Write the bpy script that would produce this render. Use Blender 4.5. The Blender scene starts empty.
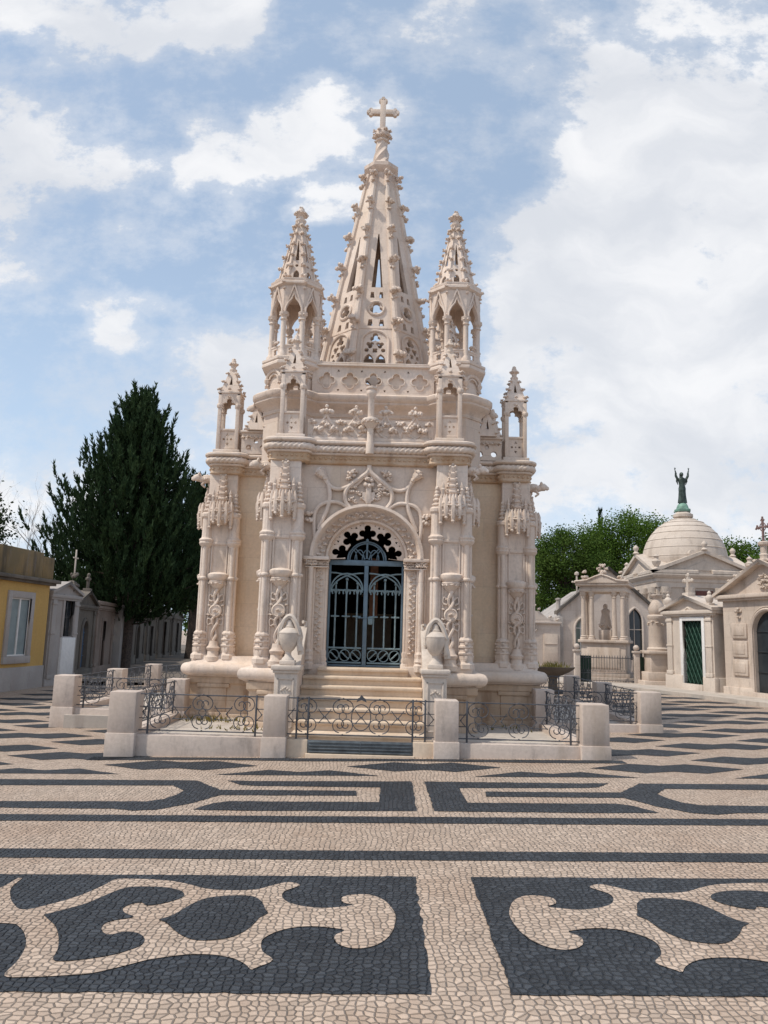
import bpy, bmesh, math, random
from mathutils import Vector, Matrix, noise as mn
from mathutils.geometry import delaunay_2d_cdt
PI = math.pi; R_ = math.radians
random.seed(7)
scene = bpy.context.scene
col = scene.collection
sin, cos = math.sin, math.cos

# ------------------------------------------------------------------ materials
MATS = {}
def new_mat(name):
    m = bpy.data.materials.new(name); m.use_nodes = True
    nt = m.node_tree; b = nt.nodes['Principled BSDF']
    MATS[name] = m
    return m, nt, b
def nd(nt, t, **kw):
    n = nt.nodes.new(t)
    for k, v in kw.items():
        if k.startswith('i_'): n.inputs[k[2:].replace('_', ' ')].default_value = v
        else: setattr(n, k, v)
    return n
def lk(nt, a, b): nt.links.new(a, b)
def mixc(nt, fac, a, b, mode='MIX'):
    n = nt.nodes.new('ShaderNodeMix'); n.data_type = 'RGBA'; n.blend_type = mode
    for s, v in ((n.inputs[0], fac), (n.inputs[6], a), (n.inputs[7], b)):
        if hasattr(v, 'links') or isinstance(v, bpy.types.NodeSocket): nt.links.new(v, s)
        elif isinstance(v, (int, float)): s.default_value = v
        else: s.default_value = (*v, 1) if len(v) == 3 else v
    return n.outputs[2]
def mth(nt, op, a, b=0.0, c=0.0, clamp=False):
    n = nt.nodes.new('ShaderNodeMath'); n.operation = op; n.use_clamp = clamp
    for i, v in enumerate((a, b, c)):
        if isinstance(v, bpy.types.NodeSocket): nt.links.new(v, n.inputs[i])
        else: n.inputs[i].default_value = v
    return n.outputs[0]
def mapr(nt, v, a, b, c=0.0, d=1.0, smooth=True):
    n = nt.nodes.new('ShaderNodeMapRange'); n.interpolation_type = 'SMOOTHSTEP' if smooth else 'LINEAR'
    nt.links.new(v, n.inputs[0])
    for i, x in zip((1, 2, 3, 4), (a, b, c, d)): n.inputs[i].default_value = x
    return n.outputs[0]
def noise(nt, vec, scale, detail=4, rough=.55, mapscale=None, off=None):
    if mapscale or off:
        mp = nd(nt, 'ShaderNodeMapping'); lk(nt, vec, mp.inputs[0])
        if mapscale: mp.inputs['Scale'].default_value = mapscale
        if off: mp.inputs['Location'].default_value = off
        vec = mp.outputs[0]
    n = nd(nt, 'ShaderNodeTexNoise'); n.inputs['Scale'].default_value = scale
    n.inputs['Detail'].default_value = detail; n.inputs['Roughness'].default_value = rough
    lk(nt, vec, n.inputs['Vector'])
    return n.outputs['Fac']
def bump(nt, b, h, strength=.3, dist=.01, prev=None):
    n = nd(nt, 'ShaderNodeBump'); n.inputs['Strength'].default_value = strength; n.inputs['Distance'].default_value = dist
    lk(nt, h, n.inputs['Height'])
    if prev: lk(nt, prev, n.inputs['Normal'])
    lk(nt, n.outputs[0], b.inputs['Normal'])
    return n.outputs[0]

def stone(name, base, tint, stain=(.30, .20, .12), stain_amt=.35, joints=0.0, bw=.9, bh=.36, rough=.8, dark=.25, bs=.35):
    m, nt, b = new_mat(name)
    pos = nd(nt, 'ShaderNodeNewGeometry').outputs['Position']
    big = noise(nt, pos, .9, 5, .6)
    c = mixc(nt, mapr(nt, big, .38, .62), base, tint)
    fine = noise(nt, pos, 22, 5, .65)
    c = mixc(nt, mapr(nt, fine, .3, .75, 0, .45), c, tuple(x*.68 for x in base))
    st = noise(nt, pos, 1.0, 5, .6, (2.6, 2.6, .45), (3, 1, 7))
    c = mixc(nt, mapr(nt, st, .48, .70, 0, stain_amt), c, stain)
    dk = noise(nt, pos, 1.0, 6, .7, (5, 5, 1.6), (11, 5, 2))
    c = mixc(nt, mapr(nt, dk, .52, .74, 0, dark), c, (.20, .17, .15))
    h = fine
    if joints > 0:
        sx = nd(nt, 'ShaderNodeSeparateXYZ'); lk(nt, pos, sx.inputs[0])
        cx = nd(nt, 'ShaderNodeCombineXYZ')
        lk(nt, mth(nt, 'ADD', sx.outputs[0], sx.outputs[1]), cx.inputs[0]); lk(nt, sx.outputs[2], cx.inputs[1])
        br = nd(nt, 'ShaderNodeTexBrick'); lk(nt, cx.outputs[0], br.inputs['Vector'])
        br.inputs['Scale'].default_value = 1; br.inputs['Brick Width'].default_value = bw; br.inputs['Row Height'].default_value = bh
        br.inputs['Mortar Size'].default_value = .006; br.inputs['Mortar Smooth'].default_value = .3
        br.inputs['Color1'].default_value = (.46, .46, .46, 1); br.inputs['Color2'].default_value = (.54, .54, .54, 1); br.inputs['Mortar'].default_value = (.5, .5, .5, 1)
        c = mixc(nt, .6, c, br.outputs['Color'], 'OVERLAY')
        c = mixc(nt, mth(nt, 'MULTIPLY', br.outputs['Fac'], joints), c, tuple(x*.45 for x in base))
        h = mth(nt, 'SUBTRACT', fine, mth(nt, 'MULTIPLY', br.outputs['Fac'], .8))
    lk(nt, c, b.inputs['Base Color']); b.inputs['Roughness'].default_value = rough
    b.inputs['Specular IOR Level'].default_value = .3
    bump(nt, b, h, bs, .006)
    return m
def flat(name, colr, rough=.6, metal=0.0, vary=.25, scale=9, spec=.4):
    m, nt, b = new_mat(name)
    pos = nd(nt, 'ShaderNodeNewGeometry').outputs['Position']
    f = noise(nt, pos, scale, 5, .6)
    c = mixc(nt, mapr(nt, f, .3, .7), tuple(x*(1-vary) for x in colr), tuple(min(1, x*(1+vary)) for x in colr))
    lk(nt, c, b.inputs['Base Color']); b.inputs['Roughness'].default_value = rough; b.inputs['Metallic'].default_value = metal
    b.inputs['Specular IOR Level'].default_value = spec
    bump(nt, b, noise(nt, pos, 40, 3), .2, .004)
    return m

LIME = stone('carved_limestone', (.73, .615, .53), (.66, .54, .45), (.50, .36, .24), .30, joints=.14, bw=1.7, bh=.62, dark=.40, bs=.6)
LIMEW = stone('ashlar_limestone', (.71, .575, .44), (.66, .51, .37), (.48, .31, .16), .42, joints=.2, bw=1.1, bh=.42, dark=.14)
LIMEP = stone('ashlar_pink_limestone', (.70, .585, .50), (.64, .525, .44), (.48, .35, .23), .35, joints=.26, bw=1.1, bh=.45, dark=.14)
LIMEO = stone('ochre_limestone', (.55, .385, .25), (.60, .46, .34), (.34, .17, .07), .6, dark=.3)
PLINTH = stone('stained_plinth_limestone', (.60, .47, .36), (.48, .35, .245), (.22, .12, .065), .85, joints=.4, bw=1.2, bh=.4, dark=.45)
STEPM = stone('step_limestone', (.69, .565, .44), (.62, .49, .37), (.42, .28, .17), .35, dark=.2)
FENCEM = stone('fence_limestone', (.59, .495, .43), (.52, .43, .37), (.33, .26, .20), .5, dark=.5, bs=.5)
PALE = stone('white_marble', (.63, .545, .47), (.56, .48, .41), (.40, .33, .27), .4, dark=.3)
TOMB = stone('grey_pink_stone', (.61, .525, .46), (.54, .46, .40), (.34, .27, .21), .45, joints=.3, bw=.8, bh=.4, dark=.45)
TOMB2 = stone('warm_tomb_stone', (.61, .51, .43), (.54, .445, .37), (.33, .24, .17), .5, joints=.2, dark=.48)
DOMEM = stone('dome_stone', (.58, .50, .43), (.53, .45, .38), (.33, .27, .22), .45, dark=.35)
ROOFS = stone('weathered_roof_stone', (.42, .38, .35), (.33, .30, .27), (.15, .13, .12), .6, dark=.6)
OLDSHADE = stone('old_stone_painted_shade', (.17, .145, .12), (.12, .105, .09), (.08, .07, .06), .6, dark=.5)  # old dark stone; tree shade on the left tombs is painted into it
YELLOW = stone('yellow_render', (.58, .37, .125), (.54, .34, .11), (.40, .25, .09), .35, dark=.14, bs=.2)
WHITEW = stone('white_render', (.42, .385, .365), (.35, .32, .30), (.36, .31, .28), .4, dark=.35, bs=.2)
PARAP = stone('mossy_parapet', (.26, .18, .085), (.17, .13, .07), (.06, .05, .035), .8, dark=.7)
IRON = flat('wrought_iron', (.085, .088, .10), .55, .3)
IRONL = flat('grey_iron', (.10, .10, .11), .5, .4)
GATEM = flat('blue_grey_paint', (.115, .17, .215), .45, .1, .15)
GATED = flat('dull_green_iron', (.17, .235, .26), .5, .1, .2)
STEEL = flat('grate_steel', (.14, .155, .165), .4, .6)
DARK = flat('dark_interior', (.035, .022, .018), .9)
CLOTH = flat('brown_cloth', (.13, .055, .028), .9)
BRONZE = flat('verdigris_bronze', (.055, .075, .065), .5, .5, .4, 6)
VERDI = flat('green_patina', (.16, .28, .22), .7, .1, .3, 5)
GREENM = flat('dark_green_metal', (.006, .028, .017), .4, .2)
GREENL = flat('lattice_green_metal', (.02, .075, .05), .4, .2)
GLASSG = flat('grey_green_glass', (.16, .20, .185), .15, 0, .15, 3, .6)
GLASSD = flat('dark_glass', (.03, .035, .04), .12, 0, .2, 3, .6)
BLUED = flat('blue_door_paint', (.055, .12, .22), .5)
REDD = flat('brown_red_paint', (.12, .045, .035), .6)
SHUT = flat('window_glass_grey', (.20, .25, .26), .5, 0, .12, 3, .6)
WHITEP = flat('white_paint', (.72, .70, .68), .5, 0, .06)
BARK = flat('brown_bark', (.07, .05, .04), .9, 0, .4, 14)
BARKG = flat('grey_bark', (.20, .18, .16), .9, 0, .3, 14)

def leafmat(name, a, bcol, trans=.25):
    m, nt, b = new_mat(name)
    pos = nd(nt, 'ShaderNodeNewGeometry').outputs['Position']
    f = noise(nt, pos, .9, 3, .6); g = noise(nt, pos, 12, 2)
    c = mixc(nt, mapr(nt, f, .35, .65), a, bcol)
    c = mixc(nt, mapr(nt, g, .3, .7, 0, .6), c, tuple(x*.5 for x in a))
    lk(nt, c, b.inputs['Base Color']); b.inputs['Roughness'].default_value = .85; b.inputs['Specular IOR Level'].default_value = .15
    tr = nd(nt, 'ShaderNodeBsdfTranslucent'); lk(nt, c, tr.inputs['Color'])
    mx = nd(nt, 'ShaderNodeMixShader'); mx.inputs[0].default_value = trans
    lk(nt, b.outputs[0], mx.inputs[1]); lk(nt, tr.outputs[0], mx.inputs[2])
    lk(nt, mx.outputs[0], nt.nodes['Material Output'].inputs[0])
    return m
CONIF = leafmat('conifer_needles', (.026, .052, .022), (.044, .076, .028), .18)
LEAF = leafmat('broad_leaves', (.07, .135, .02), (.115, .19, .03), .35)
LEAF2 = leafmat('mid_leaves', (.06, .115, .02), (.095, .15, .03), .3)
WEED = leafmat('weed_leaves', (.24, .19, .06), (.17, .16, .05), .3)

def cobble(name, A, B, joint, seed, jw=.085, jamt=.85, bst=.75):
    m, nt, b = new_mat(name)
    pos = nd(nt, 'ShaderNodeNewGeometry').outputs['Position']
    mp = nd(nt, 'ShaderNodeMapping'); lk(nt, pos, mp.inputs[0]); mp.inputs['Scale'].default_value = (1, 1, 0)
    wn = nd(nt, 'ShaderNodeTexNoise'); wn.inputs['Scale'].default_value = 1.3; wn.inputs['Detail'].default_value = 2; lk(nt, mp.outputs[0], wn.inputs['Vector'])
    vm = nd(nt, 'ShaderNodeVectorMath', operation='MULTIPLY_ADD'); lk(nt, wn.outputs['Color'], vm.inputs[0]); vm.inputs[1].default_value = (.16, .16, 0); lk(nt, mp.outputs[0], vm.inputs[2])
    def vor(feat):
        v = nd(nt, 'ShaderNodeTexVoronoi'); v.voronoi_dimensions = '2D'; v.feature = feat; v.inputs['Scale'].default_value = 22.5; v.inputs['Randomness'].default_value = .6
        lk(nt, vm.outputs[0], v.inputs['Vector']); return v
    e = vor('DISTANCE_TO_EDGE').outputs['Distance']; f1 = vor('F1')
    sx = nd(nt, 'ShaderNodeSeparateColor'); lk(nt, f1.outputs['Color'], sx.inputs[0])
    c = mixc(nt, sx.outputs[0], A, B)
    c = mixc(nt, mapr(nt, sx.outputs[1], .6, 1, 0, .7), c, tuple(x*.60 for x in A))
    fine = noise(nt, pos, 60, 4, .6)
    c = mixc(nt, mapr(nt, fine, .3, .75, 0, .35), c, tuple(x*.6 for x in A))
    big = noise(nt, pos, .55, 6, .65)
    c = mixc(nt, mapr(nt, big, .42, .72, 0, .42), c, tuple(x*q for x, q in zip(B, (.78, .62, .50))))
    c = mixc(nt, mapr(nt, noise(nt, pos, 2.6, 6, .7, None, (5, 2, 0)), .5, .75, 0, .35), c, tuple(x*.6 for x in B))
    jn = mth(nt, 'SUBTRACT', 1.0, mapr(nt, mth(nt, 'ADD', e, mth(nt, 'MULTIPLY', mth(nt, 'SUBTRACT', noise(nt, pos, 9, 3), .5), .07)), .012, jw + .022))
    c = mixc(nt, mth(nt, 'MULTIPLY', jn, jamt), c, joint)
    lk(nt, c, b.inputs['Base Color']); b.inputs['Roughness'].default_value = .62; b.inputs['Specular IOR Level'].default_value = .35
    h = mth(nt, 'ADD', mapr(nt, e, 0, .22), mth(nt, 'MULTIPLY', sx.outputs[2], .9))
    h = mth(nt, 'ADD', h, mth(nt, 'MULTIPLY', fine, .35))
    bump(nt, b, h, bst, .014)
    return m
COBW = cobble('limestone_cobbles', (.58, .455, .36), (.41, .315, .245), (.07, .05, .034), 1, .03, .92)
COBB = cobble('basalt_cobbles', (.056, .064, .076), (.018, .022, .029), (.012, .012, .014), 2, .04, .7, 1.0)
PATHM = stone('pale_kerb_stone', (.52, .46, .40), (.45, .40, .35), (.25, .2, .17), .5, dark=.4)
EARTH = flat('dusty_path_painted_shade', (.14, .115, .095), .95, 0, .3, 3)  # dusty earth, darkened in its colour for the tree shade over the path

# ------------------------------------------------------------------ mesh builder
def _ico(sub):
    bm = bmesh.new(); bmesh.ops.create_icosphere(bm, subdivisions=sub, radius=1)
    v = [tuple(x.co) for x in bm.verts]; f = [tuple(w.index for w in p.verts) for p in bm.faces]; bm.free()
    return v, f
ICO1, ICO2 = _ico(1), _ico(2)
class MB:
    def __init__(s): s.v = []; s.f = []
    def add(s, vs, fs, M=None):
        o = len(s.v)
        if M is not None: vs = [tuple(M @ Vector(v)) for v in vs]
        s.v += [tuple(v) for v in vs]; s.f += [tuple(i + o for i in f) for f in fs]; return s
    def merge(s, o, M=None): return s.add(o.v, o.f, M)
    def box(s, x0, x1, y0, y1, z0, z1, M=None):
        vs = [(x, y, z) for z in (z0, z1) for y in (y0, y1) for x in (x0, x1)]
        return s.add(vs, [(0, 2, 3, 1), (4, 5, 7, 6), (0, 1, 5, 4), (2, 6, 7, 3), (0, 4, 6, 2), (1, 3, 7, 5)], M)
    def bbox(s, x0, x1, y0, y1, z0, z1, b=.01, M=None):
        # box with chamfered edges
        bm = bmesh.new(); bmesh.ops.create_cube(bm, size=1)
        for v in bm.verts: v.co = Vector(((x0+x1)/2 + v.co.x*(x1-x0), (y0+y1)/2 + v.co.y*(y1-y0), (z0+z1)/2 + v.co.z*(z1-z0)))
        bmesh.ops.bevel(bm, geom=bm.edges[:], offset=b, segments=2, affect='EDGES', profile=.5)
        bm.verts.index_update()
        s.add([tuple(v.co) for v in bm.verts], [tuple(w.index for w in f.verts) for f in bm.faces], M); bm.free(); return s
    def lathe(s, prof, n=16, c=(0, 0), rot=0.0, sx=1, sy=1, mod=None, twist=0.0, M=None):
        vs = []; fs = []
        z0 = prof[0][1]
        for r, z in prof:
            for i in range(n):
                a = rot + 2*PI*i/n + twist*(z - z0)
                rr = r*(mod(a - twist*(z-z0), z) if mod else 1)
                vs.append((c[0] + rr*cos(a)*sx, c[1] + rr*sin(a)*sy, z))
        for j in range(len(prof)-1):
            for i in range(n):
                k = (i+1) % n; fs.append((j*n+i, j*n+k, (j+1)*n+k, (j+1)*n+i))
        fs.append(tuple(reversed(range(n)))); fs.append(tuple((len(prof)-1)*n + i for i in range(n)))
        return s.add(vs, fs, M)
    def tube(s, path, r, n=8, closed=False, mod=None, M=None):
        P = [Vector(p) for p in path]; N = len(P); vs = []; fs = []
        rr = r if isinstance(r, (list, tuple)) else [r]*N
        up = None; L = 0
        for i in range(N):
            a = P[(i-1) % N] if (closed or i > 0) else P[i]; b_ = P[(i+1) % N] if (closed or i < N-1) else P[i]
            t = (b_ - a).normalized()
            if up is None:
                up = Vector((0, 0, 1)) if abs(t.z) < .8 else Vector((0, 1, 0))
            u = (up - t*up.dot(t))
            if u.length < 1e-5: u = t.orthogonal()
            u.normalize(); w = t.cross(u); up = u
            if i: L += (P[i]-P[i-1]).length
            for k in range(n):
                an = 2*PI*k/n; q = rr[i]*(mod(an, L) if mod else 1)
                vs.append(P[i] + u*(q*cos(an)) + w*(q*sin(an)))
        for i in range(N if closed else N-1):
            j = (i+1) % N
            for k in range(n): l = (k+1) % n; fs.append((i*n+k, i*n+l, j*n+l, j*n+k))
        if not closed: fs.append(tuple(reversed(range(n)))); fs.append(tuple((N-1)*n+k for k in range(n)))
        return s.add(vs, fs, M)
    def ball(s, c, r, sub=1, j=0.0, sc=(1, 1, 1), M=None):
        V, F = ICO1 if sub == 1 else ICO2
        return s.add([(c[0]+v[0]*r*sc[0]*(1+random.uniform(-j, j)), c[1]+v[1]*r*sc[1]*(1+random.uniform(-j, j)), c[2]+v[2]*r*sc[2]*(1+random.uniform(-j, j))) for v in V], F, M)
    def boss(s, c, r, n=6, M=None):      # knot of carved foliage
        s.ball(c, r*.55, 1, .1, M=M)
        for i in range(n):
            a = 2*PI*i/n + random.uniform(-.3, .3); e = random.uniform(-.6, .6)
            d = (cos(a)*cos(e), sin(a)*cos(e), sin(e))
            s.ball((c[0]+d[0]*r*.62, c[1]+d[1]*r*.62, c[2]+d[2]*r*.62), r*random.uniform(.3, .42), 1, .15, M=M)
        return s
    def prism(s, poly, z0, z1, M=None):
        n = len(poly); vs = [(x, y, z0) for x, y in poly] + [(x, y, z1) for x, y in poly]
        fs = [tuple(reversed(range(n))), tuple(range(n, 2*n))] + [(i, (i+1) % n, n+(i+1) % n, n+i) for i in range(n)]
        return s.add(vs, fs, M)
    def plate(s, outer, holes=(), y0=0.0, y1=.05, M=None):   # pierced plate lying in the xz plane
        loops = [list(outer)] + [list(h) for h in holes]
        pts = []; faces = []
        for l in loops: faces.append(list(range(len(pts), len(pts)+len(l)))); pts += l
        r = delaunay_2d_cdt([Vector(p) for p in pts], [], faces, 2, 1e-5)
        V = r[0]; T = [f for f in r[2]]
        n = len(V)
        vs = [(p.x, y0, p.y) for p in V] + [(p.x, y1, p.y) for p in V]
        fs = [tuple(f) for f in T] + [tuple(i+n for i in reversed(f)) for f in T]
        s.add(vs, fs, M)
        for l in loops:
            m = len(l); s.add([(x, y0, z) for x, z in l] + [(x, y1, z) for x, z in l], [(i, (i+1) % m, m+(i+1) % m, m+i) for i in range(m)], M)
        return s
    def sweep(s, path, prof, closed=True, M=None):   # prof (outward offset, z); path clockwise or not: outward is away from the origin side
        n = len(path); vs = []; fs = []; m = len(prof)
        area = sum(path[i][0]*path[(i+1) % n][1] - path[(i+1) % n][0]*path[i][1] for i in range(n))
        sg = 1 if area > 0 else -1
        for i in range(n):
            p = Vector(path[i]); a = Vector(path[(i-1) % n]) if closed or i > 0 else None; b = Vector(path[(i+1) % n]) if closed or i < n-1 else None
            d1 = (p-a).normalized() if a is not None else (b-p).normalized(); d2 = (b-p).normalized() if b is not None else d1
            n1 = Vector((d1.y, -d1.x))*sg; n2 = Vector((d2.y, -d2.x))*sg
            k = (n1+n2); k = k/max(.35, (1+n1.dot(n2)))
            for o, z in prof: vs.append((p.x+k.x*o, p.y+k.y*o, z))
        for i in range(n if closed else n-1):
            j = (i+1) % n
            for q in range(m-1): fs.append((i*m+q, j*m+q, j*m+q+1, i*m+q+1))
        return s.add(vs, fs, M)
    def build(s, name, mat, parent=None, loc=None, rotz=0.0, ang=38, weld=True):
        me = bpy.data.meshes.new(name)
        me.from_pydata(s.v, [], s.f); me.materials.append(mat)
        bm = bmesh.new(); bm.from_mesh(me)
        if weld: bmesh.ops.remove_doubles(bm, verts=bm.verts, dist=1e-5)
        bmesh.ops.recalc_face_normals(bm, faces=bm.faces)
        bm.to_mesh(me); bm.free()
        if ang:
            me.shade_smooth(); me.set_sharp_from_angle(angle=R_(ang))
        o = bpy.data.objects.new(name, me); col.objects.link(o)
        if parent is not None: o.parent = parent
        if loc is not None: o.location = loc
        if rotz: o.rotation_euler.z = rotz
        return o

def empty(name, loc, rz=0.0):
    o = bpy.data.objects.new(name, None); o.empty_display_size = .2; col.objects.link(o); o.location = loc; o.rotation_euler.z = rz; return o
def tag(o, label=None, cat=None, group=None, kind=None):
    if label: o['label'] = label
    if cat: o['category'] = cat
    if group: o['group'] = group
    if kind: o['kind'] = kind
    return o
def kids(o): return [c for c in bpy.data.objects if c.parent == o]
def copy_tree(o, parent=None, loc=None, rotz=None, scale=None):
    ch = kids(o)
    c = o.copy(); col.objects.link(c); c.parent = parent
    if loc is not None: c.location = loc
    if rotz is not None: c.rotation_euler.z = rotz
    if scale is not None: c.scale = (scale,)*3
    for k in ch: copy_tree(k, c)
    return c
def RZ(a): return Matrix.Rotation(a, 4, 'Z')
def TR(x, y, z): return Matrix.Translation((x, y, z))
def circ(cx, cz, r, n=20, a0=0.0): return [(cx+r*cos(a0+2*PI*i/n), cz+r*sin(a0+2*PI*i/n)) for i in range(n)]
def polar(cx, cz, discs, n=64):
    """outline seen from (cx,cz) of a union of discs"""
    out = []
    for i in range(n):
        a = 2*PI*i/n; dx, dz = cos(a), sin(a); best = 0
        for (x, z, r) in discs:
            b_ = dx*(x-cx) + dz*(z-cz); c_ = (x-cx)**2 + (z-cz)**2 - r*r; D = b_*b_ - c_
            if D > 0: best = max(best, b_ + math.sqrt(D))
        out.append((cx+dx*best, cz+dz*best))
    return out
def foil(cx, cz, R, n=4, a0=0.0, k=.52, pts=48):
    d = R*(1-k); r = R*k
    return polar(cx, cz, [(cx, cz, R*.35)] + [(cx+d*cos(a0+2*PI*i/n), cz+d*sin(a0+2*PI*i/n), r) for i in range(n)], pts)
def lancet(cx, z0, z1, w, n=7, pointed=True):
    """opening outline: straight jambs and an arched head"""
    h = w/2; out = [(cx-h, z0), (cx+h, z0)]
    if pointed:
        zs = z1 - w*.85; R = None
        # two arcs
        hh = z1 - zs; R = (h*h + hh*hh)/(2*h)
        a1 = math.atan2(hh, R-h) if R > h else PI/2
        for i in range(n+1):
            a = a1*i/n; out.append((cx-(R-h)+R*cos(a), zs+R*sin(a)))
        for i in range(n-1, -1, -1):
            a = a1*i/n; out.append((cx+(R-h)-R*cos(a), zs+R*sin(a)))
    else:
        zs = z1 - h
        for i in range(2*n+1):
            a = PI*i/(2*n); out.append((cx+h*cos(a), zs+h*sin(a)))
    return out
def fillet(path, r, n=4, closed=True):
    out = []; N = len(path)
    for i in range(N):
        p = Vector(path[i]); a = Vector(path[(i-1) % N]); b = Vector(path[(i+1) % N])
        d1 = a-p; d2 = b-p; q = min(r, d1.length*.45, d2.length*.45)
        if abs(d1.normalized().dot(d2.normalized())) > .999: out.append(tuple(p)); continue
        s0 = p+d1.normalized()*q; s1 = p+d2.normalized()*q
        for k in range(n+1):
            t = k/n; out.append(tuple(s0*(1-t)**2 + p*2*t*(1-t) + s1*t*t))
    return out
def quad4(q):   # repeat a quarter outline four times
    out = []
    for k in range(4):
        c, s = cos(k*PI/2), sin(k*PI/2)
        out += [(x*c - y*s, x*s + y*c) for x, y in q]
    res = []
    for p in out:
        if not res or (Vector(p)-Vector(res[-1])).length > 1e-4: res.append(p)
    if (Vector(res[0])-Vector(res[-1])).length < 1e-4: res.pop()
    return res
def smooth_path(pts, n=6):   # catmull-rom
    P = [Vector(p) for p in pts]; out = []
    for i in range(len(P)-1):
        p0 = P[max(0, i-1)]; p1 = P[i]; p2 = P[i+1]; p3 = P[min(len(P)-1, i+2)]
        for k in range(n):
            t = k/n; out.append(.5*((2*p1) + (p2-p0)*t + (2*p0-5*p1+4*p2-p3)*t*t + (3*p1-p0-3*p2+p3)*t**3))
    out.append(P[-1]); return out
def gz(x): return .02*max(-8, min(8, x))

# ------------------------------------------------------------------ camera
cam = bpy.data.cameras.new('camera'); co = bpy.data.objects.new('camera', cam); col.objects.link(co)
co.matrix_world = TR(0, 0, 1.6) @ Matrix.Rotation(R_(90+9.1), 4, 'X') @ Matrix.Rotation(R_(1.6), 4, 'Z')
cam.sensor_fit = 'VERTICAL'; cam.sensor_height = 24; cam.lens = 24*769/1024
cam.clip_start = .05; cam.clip_end = 5000
scene.camera = co

# ------------------------------------------------------------------ ground
g = MB()
xs = [-1500, -200, -60, -8, 0, 8, 60, 200, 1500]; ys = [-60, -10, 5, 20, 60, 200, 1500]
vs = [(x, y, gz(x)) for y in ys for x in xs]; nx = len(xs)
g.add(vs, [(j*nx+i, j*nx+i+1, (j+1)*nx+i+1, (j+1)*nx+i) for j in range(len(ys)-1) for i in range(nx-1)])
tag(g.build('ground', COBW, ang=0), kind='structure')

AX = .46      # axis of the pavement design
def sheet(poly, lift, mb):     # flat inlay that follows the cross fall of the ground
    P0 = [Vector(p) for p in poly]; pts = []
    for i, p in enumerate(P0):
        q = P0[(i+1) % len(P0)]; L = (q-p).length; n = max(1, int(L/.055)) if p.y < 13 else 1
        for k in range(n):
            s = p.lerp(q, k/n)
            if n > 1: s = s + Vector((mn.noise(Vector((s.x*31, s.y*31, 1))), mn.noise(Vector((s.x*31, s.y*31, 7)))))*.014
            pts.append(s)
    # cut at the fall's change of slope is not needed: designs are clipped to |x|<8 below
    r = delaunay_2d_cdt(pts, [], [list(range(len(pts)))], 1, 1e-5)
    mb.add([(p.x, p.y, gz(p.x)+lift) for p in r[0]], [tuple(f) for f in r[2]])
def mirror(poly, x): return [(2*x-a, b) for a, b in reversed(poly)]
def dens(poly, n=5):
    P = [Vector((*p, 0)) for p in poly]; P = P + [P[0]]
    return [(v.x, v.y) for v in smooth_path(P, n)][:-1]
SC_OUT = [(-2.453, 5.377), (-2.305, 5.38), (-2.289, 5.192), (-2.225, 5.036), (-2.136, 4.89), (-2.032, 4.791), (-1.916, 4.883), (-1.8, 5.044), (-1.725, 5.236), (-1.692, 5.358), (-1.578, 5.374), (-1.351, 5.345), (-1.204, 5.28), (-1.054, 5.184), (-0.88, 5.156), (-0.741, 5.178), (-0.667, 5.244), (-0.559, 5.327), (-0.474, 5.275), (-0.513, 5.208), (-0.558, 5.143), (-0.562, 5.056), (-0.514, 4.95), (-0.417, 4.883), (-0.296, 4.851), (-0.16, 4.882), (-0.121, 4.911), (-0.152, 4.928), (-0.188, 4.968), (-0.188, 5.045), (-0.128, 5.089), (-0.024, 5.091), (0.068, 4.99), (0.125, 4.793), (0.128, 4.635), (0.102, 4.465), (0.048, 4.341), (-0.03, 4.271), (-0.116, 4.269), (-0.179, 4.324), (-0.2, 4.391), (-0.194, 4.446), (-0.152, 4.508), (-0.218, 4.54), (-0.33, 4.563), (-0.438, 4.541), (-0.521, 4.478), (-0.572, 4.394), (-0.578, 4.318), (-0.553, 4.212), (-0.489, 4.112), (-0.557, 4.023), (-0.579, 4.004), (-0.617, 4.063), (-0.686, 4.129), (-0.777, 4.168), (-0.863, 4.178), (-0.96, 4.165), (-1.095, 4.111), (-1.162, 4.063), (-1.24, 4.005), (-1.331, 3.949), (-1.461, 3.922), (-1.61, 3.905), (-1.722, 3.918), (-1.736, 4.074), (-1.764, 4.214), (-1.812, 4.342), (-1.892, 4.478), (-1.978, 4.574), (-2.072, 4.597)]
SC_I1 = [(-1.877, 4.703), (-1.797, 4.785), (-1.704, 4.898), (-1.628, 5.078), (-1.56, 5.187), (-1.441, 5.209), (-1.309, 5.192), (-1.21, 5.137), (-1.165, 5.057), (-1.181, 4.984), (-1.251, 4.907), (-1.337, 4.865), (-1.382, 4.916), (-1.435, 4.892), (-1.464, 4.818), (-1.424, 4.738), (-1.359, 4.686), (-1.379, 4.66), (-1.436, 4.633), (-1.483, 4.582), (-1.476, 4.5), (-1.428, 4.425), (-1.389, 4.417), (-1.34, 4.455), (-1.264, 4.442), (-1.204, 4.374), (-1.19, 4.286), (-1.229, 4.222), (-1.292, 4.16), (-1.391, 4.11), (-1.509, 4.077), (-1.569, 4.096), (-1.596, 4.216), (-1.653, 4.367), (-1.738, 4.529), (-1.816, 4.627)]
SC_I2 = [(-1.204, 4.637), (-1.14, 4.716), (-1.085, 4.881), (-1.013, 4.999), (-0.881, 5.05), (-0.757, 5.046), (-0.698, 4.993), (-0.66, 4.918), (-0.628, 4.806), (-0.606, 4.753), (-0.643, 4.683), (-0.653, 4.622), (-0.684, 4.499), (-0.738, 4.405), (-0.817, 4.358), (-0.92, 4.348), (-1.003, 4.4), (-1.081, 4.492), (-1.143, 4.588)]
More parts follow.
